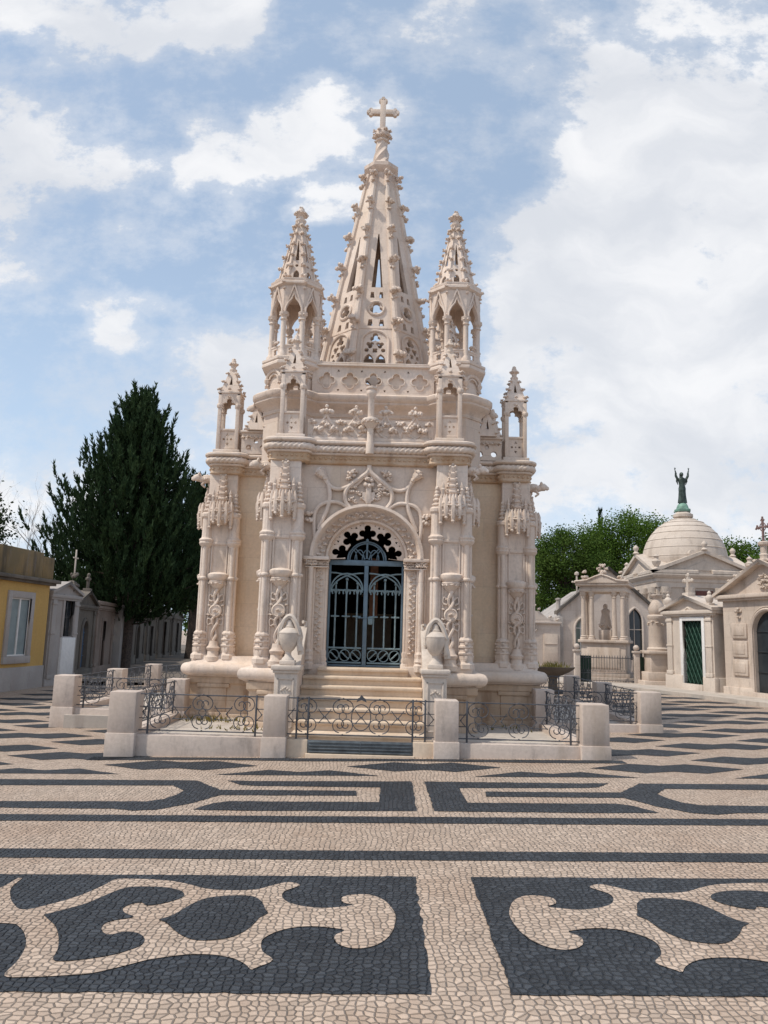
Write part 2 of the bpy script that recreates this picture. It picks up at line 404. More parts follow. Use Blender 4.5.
FR1 = [(-4.145, 8.845), (-1.982, 8.849), (-1.621, 8.344), (-0.21, 8.342), (-0.192, 8.091), (-1.566, 8.077), (-1.758, 7.699), (-2.008, 7.408), (-2.207, 7.361), (-2.415, 7.436), (-3.468, 7.458), (-3.522, 7.57), (-3.461, 7.572), (-3.451, 7.718), (-2.205, 7.759), (-2.076, 7.87), (-2.001, 8.078), (-1.982, 8.297), (-2.161, 8.557), (-3.366, 8.513), (-3.47, 8.677), (-3.665, 8.632), (-3.74, 8.445), (-3.903, 8.35)]
FR2 = [(-1.654, 8.861), (-1.326, 8.834), (0.393, 8.879), (0.378, 7.427), (-1.096, 7.395), (-1.69, 7.418), (-1.553, 7.706), (-1.412, 7.8), (-1.159, 7.793), (0.033, 7.802), (0.043, 8.528), (-1.284, 8.571), (-1.463, 8.62)]
def clipx(p, lo): return [(max(a, lo), b) for a, b in p]
blk = MB(); wht = MB(); isl = MB()
XM = -3.95     # the left panels repeat in mirror image beyond this line
def lay(poly, lift, mb, xm=XM):
    for q in (poly, mirror(poly, AX)):
        sheet(q, lift, mb)
    q = mirror(poly, xm)
    sheet(q, lift, mb); sheet(mirror(q, AX), lift, mb)
# scroll panels
XS = -2.32
lay([(XS, 5.475), (.275, 5.475), (.28, 3.765), (XS, 3.765)], .004, blk, XS)
so = [p for p in SC_OUT]; so[0] = (XS, so[0][1]); so[-1] = (XS, so[-1][1])
so = [(v.x, v.y) for v in smooth_path([(x, y, 0) for x, y in so[1:-1]], 4)]
so = [(max(XS, x), y) for x, y in so]
lay([(XS, SC_OUT[0][1])] + so + [(XS, SC_OUT[-1][1])], .008, wht, XS)
for isle in (SC_I1, SC_I2): lay(dens(isle, 3), .012, isl, XS)
# straight bands
for (a, b) in ((6.96, 7.195), (5.86, 6.095)):
    sheet([(-8, a), (8, a), (8, b), (-8, b)], .004, blk)
# frets
f1 = [(min(x, 9), y) for x, y in FR1]
f1 = [((XM if x < -3.3 else x), y) for x, y in f1]
for pl in (f1, FR2): lay(pl, .004, blk)
# lozenges run on under the enclosure
def loz(cx, cy, half=.95, full=True, sc=1.0, lo=None):
    top = [(-half, .0), (-.36*sc, .35*sc), (0, .22*sc), (.36*sc, .35*sc), (half, .0)]
    bot = [(.36*sc, -.33*sc), (0, -.2*sc), (-.36*sc, -.33*sc)]
    pts = [(cx+x, cy+y) for x, y in top] + ([(cx+x, cy+y) for x, y in bot] if full else [])
    return pts
PER = 2.99
for k in range(-1, 24):
    y = 9.2 + .66*(k+1) if k < 0 else 9.83 + .66*k
    off = (.58 if k % 2 == 0 else -.915)
    for j in range(-6, 7):
        cx = off + j*PER
        if cx < -9.0 or cx > 8.3: continue
        if k == 1 and abs(cx+.27) < 3.2: continue
        if cx < -8 + .0 and y > 20: pass
        sheet(loz(cx, y, full=(k >= 0)), .004, blk)
# dark border just in front of the enclosure
sheet([(-3.7, 10.16), (-2.2, 10.27), (-.9, 10.2), (.6, 10.27), (2.1, 10.2), (3.2, 10.2), (3.2, 10.44), (-3.7, 10.44)], .004, blk)
tag(blk.build('pavement_dark_inlay', COBB, ang=0, weld=False), kind='structure')
tag(wht.build('pavement_pale_scrolls', COBW, ang=0, weld=False), kind='structure')
tag(isl.build('pavement_dark_islands', COBB, ang=0, weld=False), kind='structure')

# ================================================================== the mausoleum
ROOT = empty('gothic_mausoleum', (-.27, 15.6, 0))
tag(ROOT, 'tall carved cream limestone neo-gothic mausoleum with pierced spire and corner turrets', 'mausoleum')

QP = [(0, -2.74), (1.06, -2.74), (1.06, -3.04), (1.74, -3.04), (1.74, -2.40), (1.5, -2.40), (1.5, -1.5), (2.40, -1.5), (2.40, -1.74), (3.04, -1.74), (3.04, -1.06), (2.74, -1.06), (2.74, 0)]
OUT = quad4(QP)
# plinth below the roll moulding
m = MB()
OB = [(.95, -3.0), (1.74, -3.0), (1.74, -1.74), (3.0, -1.74), (3.0, 1.74), (1.74, 1.74), (1.74, 3.0), (-1.74, 3.0), (-1.74, 1.74), (-3.0, 1.74), (-3.0, -1.74), (-1.74, -1.74), (-1.74, -3.0), (-.95, -3.0)]
m.sweep(OB, [(.0, -.35), (.10, -.35), (.10, .16), (.06, .19), (.06, .66), (.10, .70), (.10, .80), (.02, .86), (-.3, .86)], closed=False)
for (x0, x1, y) in ((1.2, 1.62, -3.05), (-1.62, -1.2, -3.05), (2.4, 2.86, -1.79), (-2.86, -2.4, -1.79)):
    m.bbox(x0, x1, y-.035, y+.04, .2, .62, .01); m.bbox(x0-.05, x1+.05, y-.06, y+.04, .62, .69, .012); m.bbox(x0-.05, x1+.05, y-.06, y+.04, -.2, .2, .012)
m.build('plinth', PLINTH, ROOT)
# big roll and the sloping skirt above it
m = MB(); FO = fillet(OB, .11, 4, closed=True)
prof = [(.02, .79), (.10, .80), (.17, .82)] + [(.17+.085*sin(PI*t/8), .83 + .10*(1-cos(PI*t/8))) for t in range(0, 9)] + [(.13, 1.035), (.075, 1.055), (.04, 1.09), (.02, 1.14), (.01, 1.16), (-.45, 1.17)]
FO = FO[5:-5]; FO = [(.95, -3.0)] + FO + [(-.95, -3.0)]
m.sweep(FO, prof, closed=False); m.build('roll_moulding', LIME, ROOT)

# walls
DH = .93
m = MB()
def opening(h, zs): return [(-h, .9), (h, .9)] + [(h*cos(PI*i/24), zs+h*sin(PI*i/24)) for i in range(25)]
m.plate([(-1.52, .8), (1.52, .8), (1.52, 4.5), (-1.52, 4.5)], [[(x, z if z < 2.9 else 2.85+(z-2.85)*.95) for x, z in opening(DH, 2.85)]], -2.74, -2.60)
m.build('front_wall', LIMEP, ROOT, ang=30)
m = MB()
for k in range(4):
    M = RZ(k*PI/2)
    m.box(1.3, 1.5, -2.60, -1.5, .8, 4.5, M)
    m.box(1.5, 2.60, -1.5, -1.3, .8, 4.5, M)
    if k: m.box(-1.5, 1.5, -2.74, -2.60, .8, 4.5, M)
m.build('side_wall', LIMEW, ROOT, ang=30)
m = MB(); m.box(-1.52, 1.52, -2.74, 2.74, 4.5, 4.62); m.box(1.52, 2.74, -1.52, 1.52, 4.5, 4.62); m.box(-2.74, -1.52, -1.52, 1.52, 4.5, 4.62)
m.build('roof_terrace', LIME, ROOT)
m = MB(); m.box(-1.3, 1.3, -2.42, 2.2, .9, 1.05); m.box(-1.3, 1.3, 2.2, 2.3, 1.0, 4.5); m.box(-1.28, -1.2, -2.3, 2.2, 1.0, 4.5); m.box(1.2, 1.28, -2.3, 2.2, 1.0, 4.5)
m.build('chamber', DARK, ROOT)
m = MB(); m.bbox(-.5, .5, 1.4, 1.9, 1.13, 2.0); m.bbox(-.55, .55, 1.35, 1.95, 2.0, 2.06); m.box(-.03, .03, 1.7, 1.74, 2.06, 2.7); m.box(-.18, .18, 1.7, 1.74, 2.44, 2.5)
alt = m.build('altar', LIMEO, ROOT)
m = MB(); m.box(.06, .2, -1.9, -1.86, 1.9, 2.95); m.build('hanging_cloth', CLOTH, ROOT)

# ---------------------------------------------------------------- piers
def col_mod(a, z):
    return .70 + .42*abs(cos(2*a))**.6
def colonnette_mb():
    m = MB(); r = .082
    # stepped octagonal base
    m.lathe([(.155, 1.10), (.155, 1.17), (.13, 1.20), (.118, 1.215), (.118, 1.32), (.135, 1.33), (.135, 1.355), (.108, 1.37), (.108, 1.425), (.13, 1.435), (.13, 1.46), (.104, 1.475), (.104, 1.525), (.122, 1.535), (.122, 1.56), (.09, 1.60)], 8, rot=PI/8)
    for k in range(4):
        a_ = PI/4+k*PI/2
        for zq in (1.22, 1.375, 1.48): m.bbox(-.022, .022, -.13, -.08, zq, zq+.085 if zq < 1.3 else zq+.045, .004, RZ(k*PI/2))
    m.lathe([(r, 1.6), (r, 2.50), (r*1.22, 2.505), (r*1.32, 2.52), (r*1.32, 2.54), (r*1.2, 2.555), (r, 2.56), (r, 3.10)], 32, mod=col_mod)
    m.lathe([(r, 3.08), (.10, 3.11), (.125, 3.14), (.135, 3.165), (.125, 3.19), (.135, 3.21), (.135, 3.23), (.10, 3.26), (.092, 3.3), (.09, 3.62), (.115, 3.65), (.118, 3.70), (.09, 3.73)], 12)
    for i, z in enumerate((3.78, 3.86, 3.93, 3.99)):
        q = .085 - .015*i
        m.lathe([(q*.6, z-.045), (q, z-.02), (q, z), (q*.6, z+.02)], 8)
    m.lathe([(.05, 3.7), (.03, 4.02)], 8); m.ball((0, 0, 4.05), .045, 1)
    return m
def canopy_mb():
    m = MB()
    # faceted hood with hanging pendants and miniature spires above, on a face looking to -y
    m.lathe([(.10, 3.50), (.17, 3.55), (.235, 3.60), (.25, 3.64), (.235, 3.67), (.225, 3.74), (.25, 3.77), (.245, 3.80), (.19, 3.83)], 10, c=(0, .02), rot=PI/10)
    for i in range(7):
        a = -PI/2 + (i-3)*.5; x, y = .225*cos(a), .02+.225*sin(a)
        if y > .05: continue
        lo = (3.50, 3.42, 3.50, 3.44)[i % 4]
        m.lathe([(.008, lo), (.034, lo+.03), (.022, lo+.055), (.036, lo+.09), (.036, 3.62), (.046, 3.66), (.046, 3.72), (.03, 3.80), (.034, 3.85), (.004, 3.93)], 6, c=(x, y))
        a2 = a+.25; x2, y2 = .2*cos(a2), .02+.2*sin(a2)
        if i < 6: m.boss((x2*1.08, y2*1.08, 3.58), .045, 5); m.boss((x2*1.15, y2*1.15, 3.73), .05, 5)
        if i < 6: m.lathe([(.045, 3.78), (.03, 3.86), (.004, 3.94)], 4, c=(x2, y2))
    z = 3.8; r = .15
    for i in range(6):
        m.lathe([(r*.75, z-.02), (r*.8, z+.04), (r, z+.06), (r, z+.085), (r*.7, z+.10)], 8, c=(0, -.01), rot=PI/8)
        for q in range(4):
            a = PI/4 + q*PI/2; m.ball((r*cos(a), -.01+r*sin(a), z+.10), .022, 1, .2)
        z += .105; r *= .84
    m.boss((0, -.01, z+.02), .05, 5)
    for sx in (-1, 1):
        m.lathe([(.03, 3.78), (.03, 4.0), (.04, 4.02), (.02, 4.05), (.03, 4.08), (.003, 4.16)], 6, c=(sx*.155, -.06))
    return m
def corbel_mb():
    m = MB()
    m.lathe([(.05, 2.30), (.09, 2.36), (.13, 2.40), (.16, 2.44), (.17, 2.47), (.15, 2.49), (.18, 2.52), (.195, 2.56), (.195, 2.60), (.15, 2.63), (.1, 2.64)], 10, c=(0, .02), rot=PI/10)
    for i in range(7):
        a = -PI + PI*i/6; m.boss((.16*cos(a), .02+.16*sin(a), 2.435), .035, 4)
    return m
def cartouche_mb():
    m = MB()
    for ph in (0, PI):
        pts = []; rr = []
        for i in range(41):
            t = i/40; z = 1.42 + t*.92
            w = .035 + .05*math.exp(-((t-.55)/.16)**2)
            pts.append((w*sin(ph + t*4.2*PI)*1.0, -.035 - .02*cos(ph + t*4.2*PI), z)); rr.append(.026 if .1 < t < .9 else .03)
        m.tube(pts, rr, 7)
    m.lathe([(.0, 0), (.115, 0), (.115, .035), (.095, .05), (.085, .035), (.0, .045)], 20, M=TR(0, -.03, 1.95) @ Matrix.Rotation(PI/2, 4, 'X'))
    m.boss((0, -.09, 1.95), .05, 6)
    for z, s in ((2.12, .09), (2.2, .06), (1.8, .08), (2.05, .125), (1.72, .05), (1.88, .125)):
        for sx in (-1, 1): m.boss((sx*s, -.03, z), .036, 5)
    for sx in (-1, 1):
        m.tube(smooth_path([(sx*.03, -.03, 1.75), (sx*.12, -.03, 1.70), (sx*.14, -.03, 1.79), (sx*.10, -.03, 1.82)], 4), .013, 5)
        m.tube(smooth_path([(sx*.03, -.03, 2.18), (sx*.11, -.03, 2.24), (sx*.13, -.03, 2.15), (sx*.09, -.03, 2.13)], 4), .013, 5)
    m.lathe([(.14, 1.06), (.14, 1.14), (.11, 1.17), (.10, 1.24), (.12, 1.27), (.13, 1.30), (.09, 1.34), (.07, 1.42)], 10, c=(0, -.03))
    return m
def pier_core():
    m = MB()
    m.bbox(-.26, .26, -.26, .26, 1.02, 4.5, .012)
    m.bbox(-.36, .36, -.36, .36, 1.0, 1.13, .015)
    for z in (2.5, 3.14): m.bbox(-.285, .285, -.285, .285, z, z+.06, .01)
    # framed niche backs
    for M in (RZ(0), RZ(PI/2)):
        for x in (-.135, .135): m.bbox(x-.012, x+.012, -.285, -.25, 1.2, 3.5, .004, M)
        m.plate([(-.24, 3.2), (.24, 3.2), (.24, 3.62), (-.24, 3.62)], [polar(0, 3.2, [(0, 3.22, .1), (-.06, 3.3, .06), (.06, 3.3, .06), (0, 3.40, .06)], 32)[0:32]] if False else [], -.28, -.25, M)
    return m
pier0 = pier_core().build('pier', LIME, ROOT, loc=(1.40, -2.70, 0))
CORN = ((-.25, -.25), (.25, -.25), (.25, .25), (-.25, .25))
c0 = colonnette_mb().build('colonnette', LIME, pier0, loc=(*CORN[0], 0), ang=24)
for c in CORN[1:]: copy_tree(c0, pier0, (*c, 0))
for mbf, nm in ((canopy_mb, 'canopy'), (corbel_mb, 'corbel'), (cartouche_mb, 'cartouche')):
    a = mbf().build(nm, LIME, pier0, loc=(0, -.265, 0))
    copy_tree(a, pier0, (.265, 0, 0), PI/2)
pts8 = []
for k in range(4):
    for (x, y, r0) in ((1.40, -2.70, 0), (-1.40, -2.70, -PI/2)):
        c, s = cos(k*PI/2), sin(k*PI/2); pts8.append((x*c-y*s, x*s+y*c, r0+k*PI/2))
for (x, y, r) in pts8[1:]:
    if y > 2.0: continue
    copy_tree(pier0, ROOT, (x, y, 0), r)

# ---------------------------------------------------------------- main cornice with rope
QC = [(0, -2.76), (1.04, -2.76), (1.04, -2.95), (1.68, -2.95), (1.68, -2.40), (1.5, -2.40), (1.5, -1.52), (2.40, -1.52), (2.40, -1.68), (2.95, -1.68), (2.95, -1.04), (2.76, -1.04), (2.76, 0)]
FC = fillet(quad4(QC), .13, 5)
m = MB(); m.sweep(FC, [(-.05, 4.44), (.03, 4.455), (.045, 4.475), (.03, 4.49), (.025, 4.605), (-.05, 4.605)])
m = MB(); m.sweep(FC, [(-.05, 4.60), (.055, 4.605), (.07, 4.62), (.065, 4.64), (.05, 4.65), (.05, 4.765), (.09, 4.775), (.125, 4.785), (.14, 4.80), (.14, 4.83), (.11, 4.85), (-.4, 4.865)])
mc = m; m = MB(); m.sweep(FC, [(-.05, 4.44), (.03, 4.455), (.045, 4.475), (.03, 4.49), (.025, 4.605), (-.05, 4.605)])
mc.build('cornice', LIME, ROOT)
# carved frieze leaves (front half only can be seen)
def along(path, step, closed=True):
    P = [Vector(p) for p in path]; n = len(P); out = []; acc = 0
    for i in range(n if closed else n-1):
        a, b = P[i], P[(i+1) % n]; L = (b-a).length; d = (b-a).normalized() if L > 0 else Vector((1, 0))
        while acc < L: out.append((a+d*acc, d)); acc += step
        acc -= L
    return out
for p, d in along(FC, .085):
    if p.y < .3:
        nrm = Vector((d.y, -d.x)); q = p + nrm*.03; m.ball((q.x, q.y, 4.55), .03, 1, .25)
m.build('frieze', LIMEO, ROOT)
# rope
dense = [p for p, d in along(FC, .013)]
m = MB(); outp = []
N = len(dense)
for i in range(N):
    a, b = dense[(i-1) % N], dense[(i+1) % N]; d = (b-a).normalized(); nrm = Vector((d.y, -d.x)); q = dense[i]+nrm*.07
    outp.append((q.x, q.y, 4.705))
m.tube(outp, .058, 12, closed=True, mod=lambda a, L: 1 + .16*cos(3*a + L*72))
m.build('rope_moulding', LIME, ROOT, ang=60)

# gargoyles
def gargoyle_mb():
    m = MB()
    m.tube(smooth_path([(0, .15, 0), (0, -.05, .02), (0, -.14, .0), (0, -.2, .02)], 4), [.07]*4+[.08]*4+[.06]*4+[.07], 8)
    m.ball((0, -.24, .03), .075, 2, .08, (1, 1.15, .95)); m.ball((0, -.315, .01), .045, 1, .1)
    for sx in (-1, 1):
        m.ball((sx*.05, -.21, .09), .028, 1, .1, (1, 1, 1.6))
        m.boss((sx*.07, -.10, .0), .06, 5); m.tube([(sx*.04, -.1, -.03), (sx*.05, -.16, -.1), (sx*.03, -.1, -.14)], .018, 5)
    return m
gg = gargoyle_mb().build('gargoyle', LIME, ROOT, loc=(-1.72, -2.72, 4.36), rotz=-PI/2*1.0)
gg.location = (-1.68, -2.82, 4.37); gg.rotation_euler.z = -PI/2+.25
for x, y, z, r in ((1.68, -2.82, 4.37, PI/2-.25), (-2.98, -1.5, 4.37, -PI/2+.15), (2.98, -1.5, 4.37, PI/2-.15), (-2.02, -1.55, 5.72, -PI/2+.1), (2.02, -1.55, 5.72, PI/2-.1)):
    copy_tree(gg, ROOT, (x, y, z), r)

# ---------------------------------------------------------------- pinnacles
def pinnacle():
    W = .17
    m = MB()
    m.bbox(-.245, .245, -.245, .245, 4.86, 4.93, .01)
    for sx in (-1, 1):
        for sy in (-1, 1):
            m.bbox(sx*W-.035, sx*W+.035, sy*W-.035, sy*W+.035, 4.9, 6.0, .008)
            m.lathe([(.05, 5.74), (.062, 5.77), (.062, 5.80), (.05, 5.82)], 8, c=(sx*W*1.02, sy*W*1.02))
    m.bbox(-.215, .215, -.215, .215, 6.02, 6.06, .008)
    m.bbox(-.17, .17, -.17, .17, 4.92, 5.0, .008)
    root = m.build('pinnacle', LIME, ROOT, loc=(1.35, -2.70, 0))
    m = MB()
    for k in range(4):
        M = RZ(k*PI/2)
        cz, cx = 5.14, 0
        tri = lambda a: [(cx+.085*cos(a)+.035*cos(a+t), cz+.085*sin(a)+.035*sin(a+t)) for t in (0, 2.1, 4.2)]
        m.plate([(-.15, 4.96), (.15, 4.96), (.15, 5.32), (-.15, 5.32)], [tri(PI/2), tri(-PI/2), circ(-.07, cz, .022, 10), circ(.07, cz, .022, 10), circ(0, cz, .015, 8)], -.165, -.13, M)
        m.bbox(-.18, .18, -.185, -.15, 5.30, 5.34, .006, M)
    m.build('tracery_panel', LIME, root)
    m = MB()
    for k in range(4):
        M = RZ(k*PI/2)
        hole = [(-.125, 5.72), (.125, 5.72)] + [p for p in polar(0, 5.74, [(0, 5.76, .06), (.06, 5.78, .065), (-.06, 5.78, .065), (0, 5.86, .06)], 40) if p[1] > 5.73]
        m.plate([(-.2, 5.725), (-.127, 5.725)] + sorted([p for p in polar(0, 5.74, [(0, 5.77, .07), (.065, 5.78, .06), (-.065, 5.78, .06), (0, 5.87, .05)], 60) if p[1] > 5.735], key=lambda p: -math.atan2(p[1]-5.74, p[0])) + [(.127, 5.725), (.2, 5.725), (.2, 6.03), (-.2, 6.03)], [], -.2, -.15, M)
        m.boss((0, -.2, 5.95), .045, 5, M)
        m.boss((0, -.235, 6.10), .04, 5, M)
    m.build('arched_head', LIME, root)
    # pierced spirelet
    m = MB()
    z0, z1, w0, w1 = 6.05, 6.52, .19, .05
    for k in range(4):
        M = RZ(k*PI/2) 
        tilt = math.atan2(w0-w1, z1-z0)
        T = M @ TR(0, -w0, z0) @ Matrix.Rotation(-tilt, 4, 'X')
        L = (z1-z0)/cos(tilt)
        m.plate([(-w0, 0), (w0, 0), (w1, L), (-w1, L)], [[(-.03, L*.34), (.03, L*.34), (.004, L*.72), (-.004, L*.72)]], 0, .03, T)
        for t in (.06, .42, .8):
            w = w0+(w1-w0)*t; m.boss((w*1.05, -w*1.05, z0+(z1-z0)*t+.03), .062-.015*t, 5, M)
    sp = m.build('spirelet', LIME, root)
    m = MB()
    m.lathe([(.05, 6.48), (.075, 6.53), (.075, 6.55), (.045, 6.57), (.05, 6.62), (.085, 6.65), (.085, 6.67), (.05, 6.69), (.045, 6.73), (.01, 6.76)], 8)
    for i in range(6): a = i*PI/3; m.ball((.075*cos(a), .075*sin(a), 6.66), .026, 1, .2)
    m.ball((0, 0, 6.75), .04, 1, .1)
    m.build('finial', LIME, sp)
    return root
pin0 = pinnacle()
for (x, y, r) in ((-1.35, -2.70, 0), (2.70, -1.42, 0), (-2.70, -1.42, 0), (2.70, 1.42, 0), (-2.70, 1.42, 0)):
    copy_tree(pin0, ROOT, (x, y, 0), r)
# small gabled tabernacles by the turrets
def small_gablet():
    m = MB()
    m.plate([(-.27, 4.87), (.27, 4.87), (.27, 5.28), (-.27, 5.28)], [circ(-.13, 4.99, .055, 12), circ(.13, 4.99, .055, 12), circ(0, 5.12, .045, 12), circ(-.19, 5.17, .03, 8), circ(.19, 5.17, .03, 8)], -.1, -.02)
    for i in range(7): m.boss((-.24+.08*i, -.12, 5.19), .045, 5)
    m.bbox(-.29, .29, -.15, .05, 5.27, 5.31, .008)
    z0, z1, w0, w1 = 5.31, 5.78, .17, .05
    for k in range(4):
        M = TR(0, -.05, 0) @ RZ(k*PI/2); tilt = math.atan2(w0-w1, z1-z0); L = (z1-z0)/cos(tilt)
        m.plate([(-w0, 0), (w0, 0), (w1, L), (-w1, L)], [[(-.025, L*.3), (.025, L*.3), (.004, L*.7), (-.004, L*.7)]], 0, .03, M @ TR(0, -w0, z0) @ Matrix.Rotation(-tilt, 4, 'X'))
        for t in (.08, .5): 
            w = w0+(w1-w0)*t; m.boss((w*1.05, -w*1.05, z0+(z1-z0)*t+.02), .045, 5, M)
    m.lathe([(.05, 5.74), (.07, 5.79), (.07, 5.82), (.045, 5.84), (.08, 5.90), (.05, 5.94), (.01, 5.98)], 8, c=(0, -.05))
    for i in range(6): a = i*PI/3; m.ball((.075*cos(a), -.05+.075*sin(a), 5.90), .03, 1, .2)
    return m.build('gablet', LIME, ROOT, loc=(2.16, -1.5, 0))
gb = small_gablet()
copy_tree(gb, ROOT, (-2.16, -1.5, 0))

# ---------------------------------------------------------------- parapet cresting above the front cornice
def cresting_mb():
    m = MB()
    n = 4; w = 2.04/n
    m.bbox(-1.08, 1.08, -.05, .05, 4.86, 4.92, .01)
    for i in range(n):
        cx = -1.02 + w*(i+.5)
        for sx in (-1, 1):
            pth = smooth_path([(cx+sx*w*.5, 0, 4.93), (cx+sx*w*.42, 0, 5.06), (cx+sx*w*.2, 0, 5.16), (cx+sx*w*.03, 0, 5.30), (cx, 0, 5.38)], 5)
            m.tube(pth, .022, 6)
            pth = smooth_path([(cx+sx*w*.5, 0, 5.22), (cx+sx*w*.36, 0, 5.10), (cx+sx*w*.15, 0, 4.98), (cx, 0, 4.93)], 5); m.tube(pth, .02, 6)
            m.boss((cx+sx*w*.25, -.03, 5.07), .10, 9); m.boss((cx+sx*w*.44, -.02, 5.19), .075, 7)
        m.boss((cx, -.02, 5.15), .09, 8)
        m.boss((cx, -.02, 5.38), .10, 9); m.ball((cx, -.02, 5.47), .035, 1, .1)
        m.ball((cx-.09, -.02, 5.37), .045, 1, .2); m.ball((cx+.09, -.02, 5.37), .045, 1, .2)
    m.plate([(-1.08, 4.92), (1.08, 4.92), (1.08, 5.24), (-1.08, 5.24)], [circ(-1.02+w*(i+.5)+dx*w*.25, 5.08+dz*.08, .045, 10) for i in range(n) for dx, dz in ((-1, -1), (1, -1), (0, .7))], .0, .04)
    return m
cr = cresting_mb().build('cresting', LIME, ROOT, loc=(0, -2.78, 0))
for (x, y, r) in ((-2.78, 0, -PI/2), (2.78, 0, PI/2)): copy_tree(cr, ROOT, (x, y, 0), r)
m = MB()
m.lathe([(.07, 4.62), (.07, 4.8), (.055, 4.84), (.055, 5.62), (.085, 5.66), (.09, 5.70), (.075, 5.74), (.1, 5.76), (.1, 5.79), (.05, 5.81)], 10, c=(0, -2.9))
m.lathe([(.055, 5.06), (.12, 5.14), (.15, 5.20), (.14, 5.23), (.06, 5.26)], 10, c=(0, -2.9))
for i in range(10): a = i*PI/5; m.boss((.13*cos(a), -2.9+.13*sin(a), 5.17), .045, 5)
m.build('front_column', LIME, ROOT)

# ---------------------------------------------------------------- attic stage
QA = [(0, -1.8), (1.1, -1.8), (1.285, -2.02), (1.715, -2.02), (2.02, -1.715), (2.02, -1.285), (1.8, -1.1), (1.8, 0)]
A8 = quad4(QA)
m = MB(); m.sweep(A8, [(0, 4.6), (0, 5.75), (-.1, 5.75)]); m.build('attic_wall', LIMEP, ROOT, ang=30)
m = MB(); m.sweep(fillet(A8, .05, 3), [(-.05, 5.66), (.02, 5.68), (.03, 5.71), (.02, 5.74), (.04, 5.78), (.09, 5.83), (.155, 5.87), (.18, 5.90), (.175, 5.93), (.20, 5.95), (.225, 5.99), (.225, 6.05), (.19, 6.08), (.05, 6.11), (-.6, 6.13)])
m.build('attic_cornice', LIME, ROOT, loc=(0, 0, -.12))
m = MB(); m.box(-1.5, 1.5, -1.5, 1.5, 5.9, 6.018); m.build('attic_roof', LIME, ROOT)
# quatrefoil balustrade
def balustrade_mb():
    m = MB(); holes = []
    for i in range(5):
        cx = (i-2)*.435
        holes.append(foil(cx, 6.40, .145, 4, 0, .46))
        for dz in (-1, 1):
            if i < 4: x = cx+.2175; holes.append([(x+.03*cos(a), 6.40+dz*.185+.03*sin(a)) for a in ((PI/2, PI*7/6, -PI/6) if dz > 0 else (-PI/2, PI/6, PI*5/6))])
    m.plate([(-1.14, 6.12), (1.14, 6.12), (1.14, 6.68), (-1.14, 6.68)], holes, -.05, .04)
    m.box(-1.12, -.24, .0, .03, 6.15, 6.66); m.box(.24, 1.12, .0, .03, 6.15, 6.66)
    for i in range(5):
        cx = (i-2)*.435; f = foil(cx, 6.40, .16, 4, 0, .46, 40)
        m.tube([(x, -.055, z) for x, z in f], .014, 5, closed=True)
    m.bbox(-1.16, 1.16, -.10, .09, 6.67, 6.71, .01); m.bbox(-1.16, 1.16, -.085, .07, 6.715, 6.75, .01); m.bbox(-1.16, 1.16, -.08, .06, 6.11, 6.16, .01)
    return m
bl = balustrade_mb().build('balustrade', LIME, ROOT, loc=(0, -1.74, -.12))
for (x, y, r) in ((-1.74, 0, -PI/2), (1.74, 0, PI/2), (0, 1.74, PI)): copy_tree(bl, ROOT, (x, y, -.12), r)

